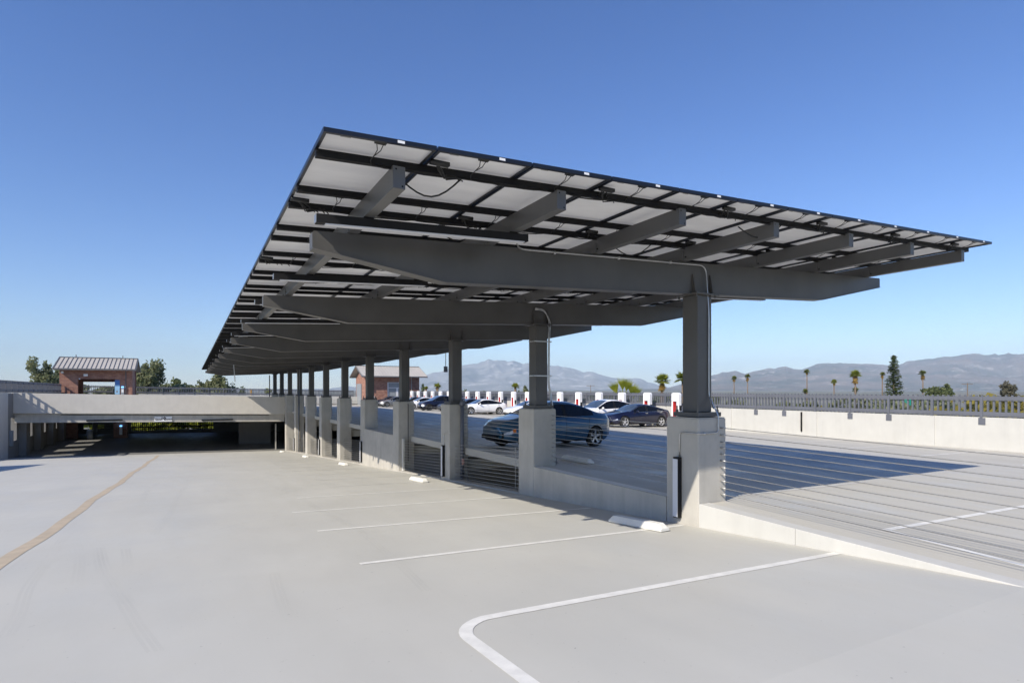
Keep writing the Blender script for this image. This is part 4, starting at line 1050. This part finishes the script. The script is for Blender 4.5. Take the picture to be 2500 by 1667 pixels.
tree('eucalyptus_tree', 112, 872, 62, 105, M['euc'], 'loose grey green tree left of the brick tower', group=TG, seed=3, n=3400)
tree('eucalyptus_tree', 146, 862, 34, 120, M['euc'], 'tree top peeking above the left end of the tower roof', group=TG, seed=4, n=1600)
tree('eucalyptus_tree', 360, 872, 82, 100, M['euc'], 'tall olive green tree just right of the brick tower', group=TG, seed=5, n=5200, blobs=4)
tree('round_tree', 430, 917, 40, 110, M['euc2'], 'small round dark tree between two taller trees at left', group=TG, seed=6, n=2200)
tree('round_tree', 402, 930, 20, 110, M['euc2'], 'low bushy tree right of the tall olive tree', group=TG, seed=26, n=900)
tree('round_tree', 456, 932, 26, 112, M['euc2'], 'low dark tree right of the small round tree', group=TG, seed=27, n=1100)
tree('eucalyptus_tree', 502, 905, 44, 95, M['euc'], 'olive tree below the far corner of the canopy', group=TG, seed=7, n=3000)
tree('eucalyptus_tree', 552, 912, 66, 95, M['euc'], 'open branched tree behind the far canopy corner', group=TG, seed=8, n=3000)
tree('round_tree', 593, 940, 22, 100, M['euc2'], 'small dark tree top above the far fence', group=TG, seed=9, n=900)
tree('round_tree', 2285, 942, 60, 190, M['euc2'], 'wide low olive tree above the right fence beside the conifer', group=TG, seed=10, n=2600, squash=.7)
tree('round_tree', 2312, 936, 28, 190, M['euc2'], 'taller bump of olive foliage right of the wide low tree', group=TG, seed=12, n=1300, squash=.7)
tree('sparse_tree', 2462, 922, 42, 150, leaf_mat('sparse_grey_leaves', (.12, .11, .08), (.20, .19, .13)), 'sparse grey brown tree near the right photo edge', group=TG, seed=11, n=1300)
tree('round_tree', 1033, 941, 18, 120, M['euc2'], 'small tree top right of the brick building', group=TG, seed=13, n=700)
tree('round_tree', 1283, 938, 22, 130, M['euc'], 'small grey tree top left of the second column', group=TG, seed=14, n=800)
tree('round_tree', 1137, 948, 16, 130, M['euc2'], 'tiny tree top right of the third column', group=TG, seed=15, n=600)
tree('round_tree', 1180, 948, 18, 130, M['euc2'], 'tiny tree top below the mountain peak', group=TG, seed=16, n=600)

def frond(mb, base, dirv, L, R2, m=0, fan=True, wide=.5):
    """fan leaf: a fold of pointed blades"""
    d = Vector(dirv).normalized(); side = d.cross(Vector((0, 0, 1))); side = side.normalized() if side.length > .01 else Vector((1, 0, 0)); up = side.cross(d).normalized()
    st = Vector(base)+d*L*.35; mb.tube([base, st], .02+L*.006, 4, m=m)
    nb = 11
    for k in range(nb):
        a = (k/(nb-1)-.5)*math.pi*1.05*wide*2
        v = (d*math.cos(a)+side*math.sin(a)).normalized(); tip = st+v*L*.65*(1-.15*abs(a)/1.6)-Vector((0, 0, 1))*L*.12*R2.random()
        b0 = st+v*L*.28; ww = L*.055
        pv = (side*math.cos(a)-d*math.sin(a))*ww
        mb.quad(st, b0-pv+up*.02*L, tip, b0+pv, m=m)
def palm(px, crown_y, wpx, d, label, seed, dead=.4, trunk=True, dark=False, upright=False):
    R2 = random.Random(seed); c = P(px, crown_y, d); W = wpx/FOC*d; base = Vector((c.x, c.y, GZ))
    root = empty('palm_tree', base, label, 'palm tree', 'palm trees beyond the deck')
    mb = MB(); mb.tube([base, (c.x+.1, c.y, (c.z+GZ)/2), c], [.32, .24, .20], 8); mb.build('trunk', M['bark'], root, smooth=True)
    mb = MB(); L = W*.55
    for k in range(34 if not upright else 9):
        an = R2.uniform(0, 6.28); el = R2.uniform(-.35, 1.35) if not upright else R2.uniform(.7, 1.4)
        frond(mb, c, (math.cos(an)*math.cos(el), math.sin(an)*math.cos(el), math.sin(el)), L*R2.uniform(.8, 1.1), R2)
    mb.build('crown', M['palmdark'] if dark else M['palm'], root, fix=False)
    if dead > 0:
        mb = MB()
        for k in range(int(26*dead)+6):
            an = R2.uniform(0, 6.28); el = R2.uniform(-1.45, -.6)
            frond(mb, c-Vector((0, 0, R2.uniform(0, L*1.1*dead))), (math.cos(an)*math.cos(el), math.sin(an)*math.cos(el), math.sin(el)), L*R2.uniform(.5, .8), R2)
        mb.build('dead_fronds', M['skirt'], root, fix=False)
    return root
for (px, cy, wp, d, lab, sd, dead, dk) in (
    (1792, 924, 16, 260, 'slim palm left of a darker one, right of the nearest column', 1, .35, True), (1825, 920, 17, 250, 'palm with a brown skirt, second right of the nearest column', 2, .7, True),
    (1970, 908, 16, 260, 'tall slim palm in front of the blue ridge, midway along the fence', 3, .3, True), (1966, 956, 16, 220, 'palm top just above the fence below the tall slim palm', 23, .1, True),
    (2036, 933, 17, 240, 'short palm left of the big bushy palm', 4, .3, False), (2088, 915, 29, 170, 'big bushy palm with golden skirt left of the conifer', 5, .9, False), (2089, 953, 18, 200, 'low palm top at the foot of the big bushy palm', 25, .1, True),
    (2154, 914, 14, 230, 'golden skirted palm touching the conifer', 6, .9, True), (2253, 912, 20, 220, 'palm with hanging yellow fronds right of the conifer', 7, .9, True),
    (1616, 930, 42, 92, 'bushy palm left of the nearest column', 8, .6, False), (1068, 944, 22, 95, 'low palm top right of the brick building', 9, .1, False), (1258, 944, 22, 95, 'hazy palm top left of the second column', 10, .0, False),
    (1668, 925, 46, 70, 'palm fronds poking out behind the nearest column', 11, .0, False), (1040, 948, 14, 95, 'small palm tip beside the brick building', 12, .0, False)):
    palm(px, cy, wp, d, lab, sd, dead, dark=dk)
# the big close fan palm: few large upright leaves
R2 = random.Random(21); c = P(1520, 962, 40); root = empty('fan_palm', (c.x, c.y, GZ), 'large bright green fan palm leaves rising behind the fence', 'palm tree')
mb = MB(); mb.tube([(c.x, c.y, GZ), (c.x, c.y, c.z-.6)], [.4, .35], 8); mb.build('trunk', M['bark'], root, smooth=True)
RGT = Vector((cs, -sn, 0)); mb = MB()
for (dx, dzz, L, tilt) in ((-.45, .18, 1.05, -.38), (.02, .42, 1.0, -.02), (.30, .36, .98, .22), (.98, .05, 1.0, .10), (1.15, .0, .9, .42)):
    dv = RGT*math.sin(tilt)+Vector((0, 0, 1))*math.cos(tilt); b = c+RGT*dx*.6+Vector((0, 0, dzz-.45)); st = b+dv*.30
    mb.tube([b, st], .03, 5)
    nb = 17
    for k in range(nb):
        a = (k/(nb-1)-.5)*.95; v = dv*math.cos(a)+(RGT*math.cos(tilt)-Vector((0, 0, 1))*math.sin(tilt))*math.sin(a); v.normalize()
        pv = (RGT*math.cos(a+tilt)-Vector((0, 0, 1))*math.sin(a+tilt))*L*.022; fo = Vector((sn, cs, 0))*(.05*(k % 2))
        tip = st+v*L*R2.uniform(.85, 1.05)
        mb.quad(st, st+v*L*.5-pv+fo, tip, st+v*L*.5+pv-fo)
mb.build('fronds', M['palm'], root, fix=False)
# conifer
R2 = random.Random(9); d = 180; b = P(2182, 951, d); zt = P(2182, 866, d).z; root = empty('norfolk_pine', (b.x, b.y, GZ), 'tall dark layered conifer standing above the right fence', 'conifer')
mb = MB(); mb.tube([(b.x, b.y, GZ), (b.x, b.y, zt)], [.35, .05], 8); mb.build('trunk', M['bark'], root, smooth=True)
mb = MB(); H = zt-EYE+4
lev = 30
for k in range(lev):
    u = (k+.5)/lev; z = zt-.2-u*H; rr = .4+2.75*u**.75
    for j in range(7):
        an = R2.uniform(0, 6.28); rj = rr*R2.uniform(.85, 1.1)
        e = Vector((math.cos(an), math.sin(an), 0))
        for t in range(9):
            q = (t+.6)/9; p = Vector((b.x, b.y, z))+e*rj*q+Vector((0, 0, .45*q*q*rj*.35))
            for _ in range(3):
                a = Vector((R2.gauss(0, 1), R2.gauss(0, 1), R2.gauss(0, .35))).normalized(); bb = a.cross(Vector((R2.gauss(0, 1), R2.gauss(0, 1), R2.gauss(0, 1)))).normalized(); l = .22
                pp = p+Vector((R2.gauss(0, .13), R2.gauss(0, .13), R2.gauss(0, .07))); mb.quad(pp-a*l-bb*.09, pp+a*l-bb*.09, pp+a*l+bb*.09, pp-a*l+bb*.09)
mb.build('crown', leaf_mat('conifer_green', (.035, .06, .015), (.12, .15, .04), .8), root, fix=False)
# masses of foliage beyond the walls, below eye level
R2 = random.Random(77)
def mass(name, lab, spots, mat, leaf):
    mb = MB()
    for (x, y, z, r, n) in spots: crown(mb, (x, y, z), (r, r, r*.7), n, leaf, R2, 7)
    return tag(mb.build(name, mat, fix=False), lab, None, None, 'stuff')
sp = []; sq_ = []
for k in range(80):
    px = R2.uniform(1760, 2650); d = R2.uniform(45, 190); q = P(px, 951, d)
    if q.x < 30: continue
    (sp if px > 2330 or R2.random() < .1 else sq_).append((q.x, q.y, R2.uniform(-4.5, -1.4) if px > 2150 else R2.uniform(-6, -2.5), R2.uniform(2.5, 4.5), 420))
mass('background_trees', 'dull green trees seen through the right fence', sq_, M['euc'], .35)
mass('distant_trees', 'green and yellow trees seen through the right fence', sp, M['yellow'], .35)
sp = []
for k in range(40):
    px = R2.uniform(-100, 860); d = R2.uniform(96, 150); q = P(px, 951, d); sp.append((q.x, q.y, R2.uniform(-3.0, -.8), R2.uniform(2.5, 4), 520))
for k in range(14):
    q = P(185+k*24, 951, R2.uniform(98, 115)); sp.append((q.x, q.y, R2.uniform(.0, 1.4), 2.3, 650))
mass('far_tree_belt', 'belt of trees beyond the far end of the deck', sp, M['euc'], .3)
sp = []
for k in range(26):
    x = R2.uniform(-12, 6); sp.append((x, 84+R2.uniform(0, 4), R2.uniform(-3.6, -1.2), 1.7, 420))
mass('hedge', 'bright green bushes seen through the slot of the lower level', sp, M['palm'], .2)
sp = []
for k in range(60):
    px = R2.uniform(900, 1750); d = R2.uniform(90, 400); q = P(px, 951, d)
    if q.x < 30: continue
    sp.append((q.x, q.y, R2.uniform(-4.5, -1.6), R2.uniform(3, 5), 260))
mass('middle_trees', 'grey green trees behind the charger row', sp, M['euc2'], .45)
# slot pickets in the lower level end wall
mb = MB()
x = -6.0
while x < 2.3: mb.box(x-.035, x+.035, YE-.34, YE-.28, -2.95, -1.0); x += .2
mb.box(-6.1, 2.4, YE-.37, YE-.345, -2.62, -2.45)
tag(mb.build('slot_grille', M['black']), 'row of bars across the window slot of the lower level', 'grille')
# power poles
for (px, y0, d, lab) in ((1442, 951-0, 420, 'small power pole with crossarm left of the fan palm'), (2362, 940, 300, 'wooden power pole between the two right trees')):
    q = P(px, y0-3, d); mb = MB(); h = q.z+ (2 if d > 400 else 0); mb.cyl((q.x, q.y, GZ), (q.x, q.y, h+.5), .22, n=6); mb.hexa([(q.x-3*cs, q.y+3*sn, h-.2), (q.x+3*cs, q.y-3*sn, h-.2), (q.x+3*cs, q.y-3*sn+.2, h-.2), (q.x-3*cs, q.y+3*sn+.2, h-.2), (q.x-3*cs, q.y+3*sn, h+.1), (q.x+3*cs, q.y-3*sn, h+.1), (q.x+3*cs, q.y-3*sn+.2, h+.1), (q.x-3*cs, q.y+3*sn+.2, h+.1)])
    tag(mb.build('power_pole', M['bark']), lab, 'power pole')
q = P(2216, 978, 150); mb = MB(); mb.hexa([(q.x-.9*cs, q.y+.9*sn, q.z-1.4), (q.x+.9*cs, q.y-.9*sn, q.z-1.4), (q.x+.9*cs, q.y-.9*sn+.1, q.z-1.4), (q.x-.9*cs, q.y+.9*sn+.1, q.z-1.4), (q.x-.9*cs, q.y+.9*sn, q.z+1.1), (q.x+.9*cs, q.y-.9*sn, q.z+1.1), (q.x+.9*cs, q.y-.9*sn+.1, q.z+1.1), (q.x-.9*cs, q.y+.9*sn+.1, q.z+1.1)])
mb.cyl((q.x, q.y+.2, GZ), (q.x, q.y+.2, q.z+1), .12, n=6)
tag(mb.build('road_sign', simple('green_sign', (.01, .22, .16), .5)), 'green road sign far away behind the fence pickets', 'sign')
# small things on the far deck
q = P(613, 966, 74); mb = MB(); mb.cyl((q.x, q.y, dz(q.x, q.y)), (q.x, q.y, 1.75), .12, n=10); mb.ball((q.x, q.y, 1.75), .14)
tag(mb.build('bollard', simple('yellow_paint', (.75, .38, .03), .5)), 'small yellow bollard on the far deck', 'bollard')
pl = empty('planter', (-.2+P(648, 966, 76).x, P(648, 966, 76).y, 0), 'white planter with green shoots on the far deck', 'planter')
q = P(648, 966, 76); mb = MB(); mb.box(q.x-.6, q.x+.6, q.y-.3, q.y+.3, .05, 1.30); mb.build('pot', M['stop'], pl)
mb = MB(); crown(mb, (q.x, q.y, 1.75), (.75, .4, .5), 300, .09, R2, 6); mb.build('plant', M['palm'], pl, fix=False)
q = P(658, 951, 73); mb = MB(); mb.cyl((q.x, q.y, dz(q.x, q.y)), (q.x, q.y, 3.75), .06, n=8); tag(mb.build('light_pole', M['rail']), 'thin dark pole standing left of the farthest canopy column', 'pole')

# ------------------------------------------------------------------ mountains
def rng(name, keys, D, depth, mat, seed, rough, nx=420, ny=36, back=True):
    x0, x1 = keys[0][0], keys[-1][0]; mb = MB(); off = Vector((seed*13.7, seed*7.1, 0))
    V = []
    for i in range(nx+1):
        px = x0+(x1-x0)*i/nx; ridge = (951-lerp_keys(keys, px))/FOC
        for j in range(ny+1):
            v = j/ny; dd = D+depth*(v-1.0)
            f = min(1, v/.82)
            q = P(px, 951, dd); hmax = max(0, ridge)*D*.93+15
            if v <= .82:
                h = hmax*(f**1.15)
                t = Vector((q.x, q.y, 0))/(depth*.30)+off
                rdg = noise.ridged_multi_fractal(t*1.5, .9, 2.1, 6, 1.0, 2.0)
                h += hmax*rough*(rdg*.42-.38)*(1-f)**.5*f*1.5
                h += hmax*.03*noise.fractal(t*5, .8, 2.1, 5)
            else: h = hmax*(1-((v-.82)/.18)*.55)
            V.append((q.x, q.y, GZ+max(0, h)+(EYE-GZ if f > .5 else (EYE-GZ)*f*2)))
    mb.v = V
    for i in range(nx):
        for j in range(ny):
            a = i*(ny+1)+j; mb.f.append((a, a+ny+1, a+ny+2, a+1)); mb.m.append(0)
    return tag(mb.build(name, mat, smooth=True, fix=False), kind='structure')
def mtn_mat(name, lo, hi, patch, scale, amt, th=.6):
    m, n, l, b = new_mat(name); nt = m.node_tree
    c = mix(nt, lo, hi, ramp(nt, tex(nt, scale, 6, .65), .35, .65))
    c = mix(nt, c, patch, ramp(nt, tex(nt, scale*3.1, 8, .7), th, th+.10, 0, amt))
    l.new(c, b.inputs['Base Color']); b.inputs['Roughness'].default_value = 1; b.inputs['Specular IOR Level'].default_value = 0
    return m
KA = [(300, 951), (560, 950.5), (800, 950), (824, 947), (843, 944), (870, 946), (900, 941), (930, 936), (985, 926), (1020, 921), (1044.6, 915.3), (1057, 910), (1070, 911), (1091, 902.5), (1133.8, 893), (1165.7, 890.8), (1182.7, 885.5), (1193.4, 880.8), (1208, 883.8), (1231.6, 883), (1261, 886.6), (1276, 892), (1289, 889.8), (1320, 893), (1346, 896), (1363.4, 894), (1374, 898), (1380, 896.6), (1400, 903), (1424.9, 911.5), (1436, 909), (1449, 909.5), (1459, 914), (1488.6, 922.3), (1520, 926), (1551, 924), (1569, 928), (1580.5, 935), (1594.5, 937), (1620, 945), (1660, 950), (1700, 951)]
KB = [(1560, 951), (1625, 950), (1639, 946.5), (1657, 941.5), (1700, 930), (1738, 919), (1750.6, 918), (1764, 912), (1774, 912.8), (1795, 908.3), (1817, 914.8), (1836, 909), (1849, 908), (1876, 901.5), (1890, 903.8), (1917, 899.5), (1941, 904), (1961, 906), (1975, 901), (1992, 894.4), (2012, 891), (2035, 890.7), (2069, 892), (2120, 894.7), (2168, 896), (2197, 895), (2215.6, 886.8), (2246, 883.4), (2277, 880.8), (2297, 875.7), (2324.5, 874.9), (2343, 871.5), (2375.5, 869), (2406, 872), (2440, 872.3), (2462, 869), (2500, 866), (2700, 862), (2900, 870)]
mA = mtn_mat('bare_far_mountain', (.11, .12, .11), (.26, .25, .23), (.60, .57, .54), .0009, .6, .53)
mB = mtn_mat('brushy_near_mountain', (.075, .085, .075), (.19, .155, .135), (.55, .50, .47), .0012, .6, .57)
rng('mountains', KA, 19000, 7000, mA, 1, .8, ny=64)
rng('mountains', KB, 13000, 6000, mB, 2, .8, ny=64)

# haze
HZ = True
if HZ:
    m = bpy.data.materials.new('pale_haze'); m.use_nodes = True; nt = m.node_tree; nt.nodes.clear()
    out = nt.nodes.new('ShaderNodeOutputMaterial'); pv = nt.nodes.new('ShaderNodeVolumePrincipled'); nt.links.new(pv.outputs[0], out.inputs['Volume'])
    pv.inputs['Color'].default_value = (.64, .81, 1.0, 1); pv.inputs['Density'].default_value = 5.5e-5; pv.inputs['Anisotropy'].default_value = -.12
    mb = MB(); mb.box(-9000, 24000, -9000, 24000, GZ-1, 1330); h = mb.build('haze', m); tag(h, kind='stuff')
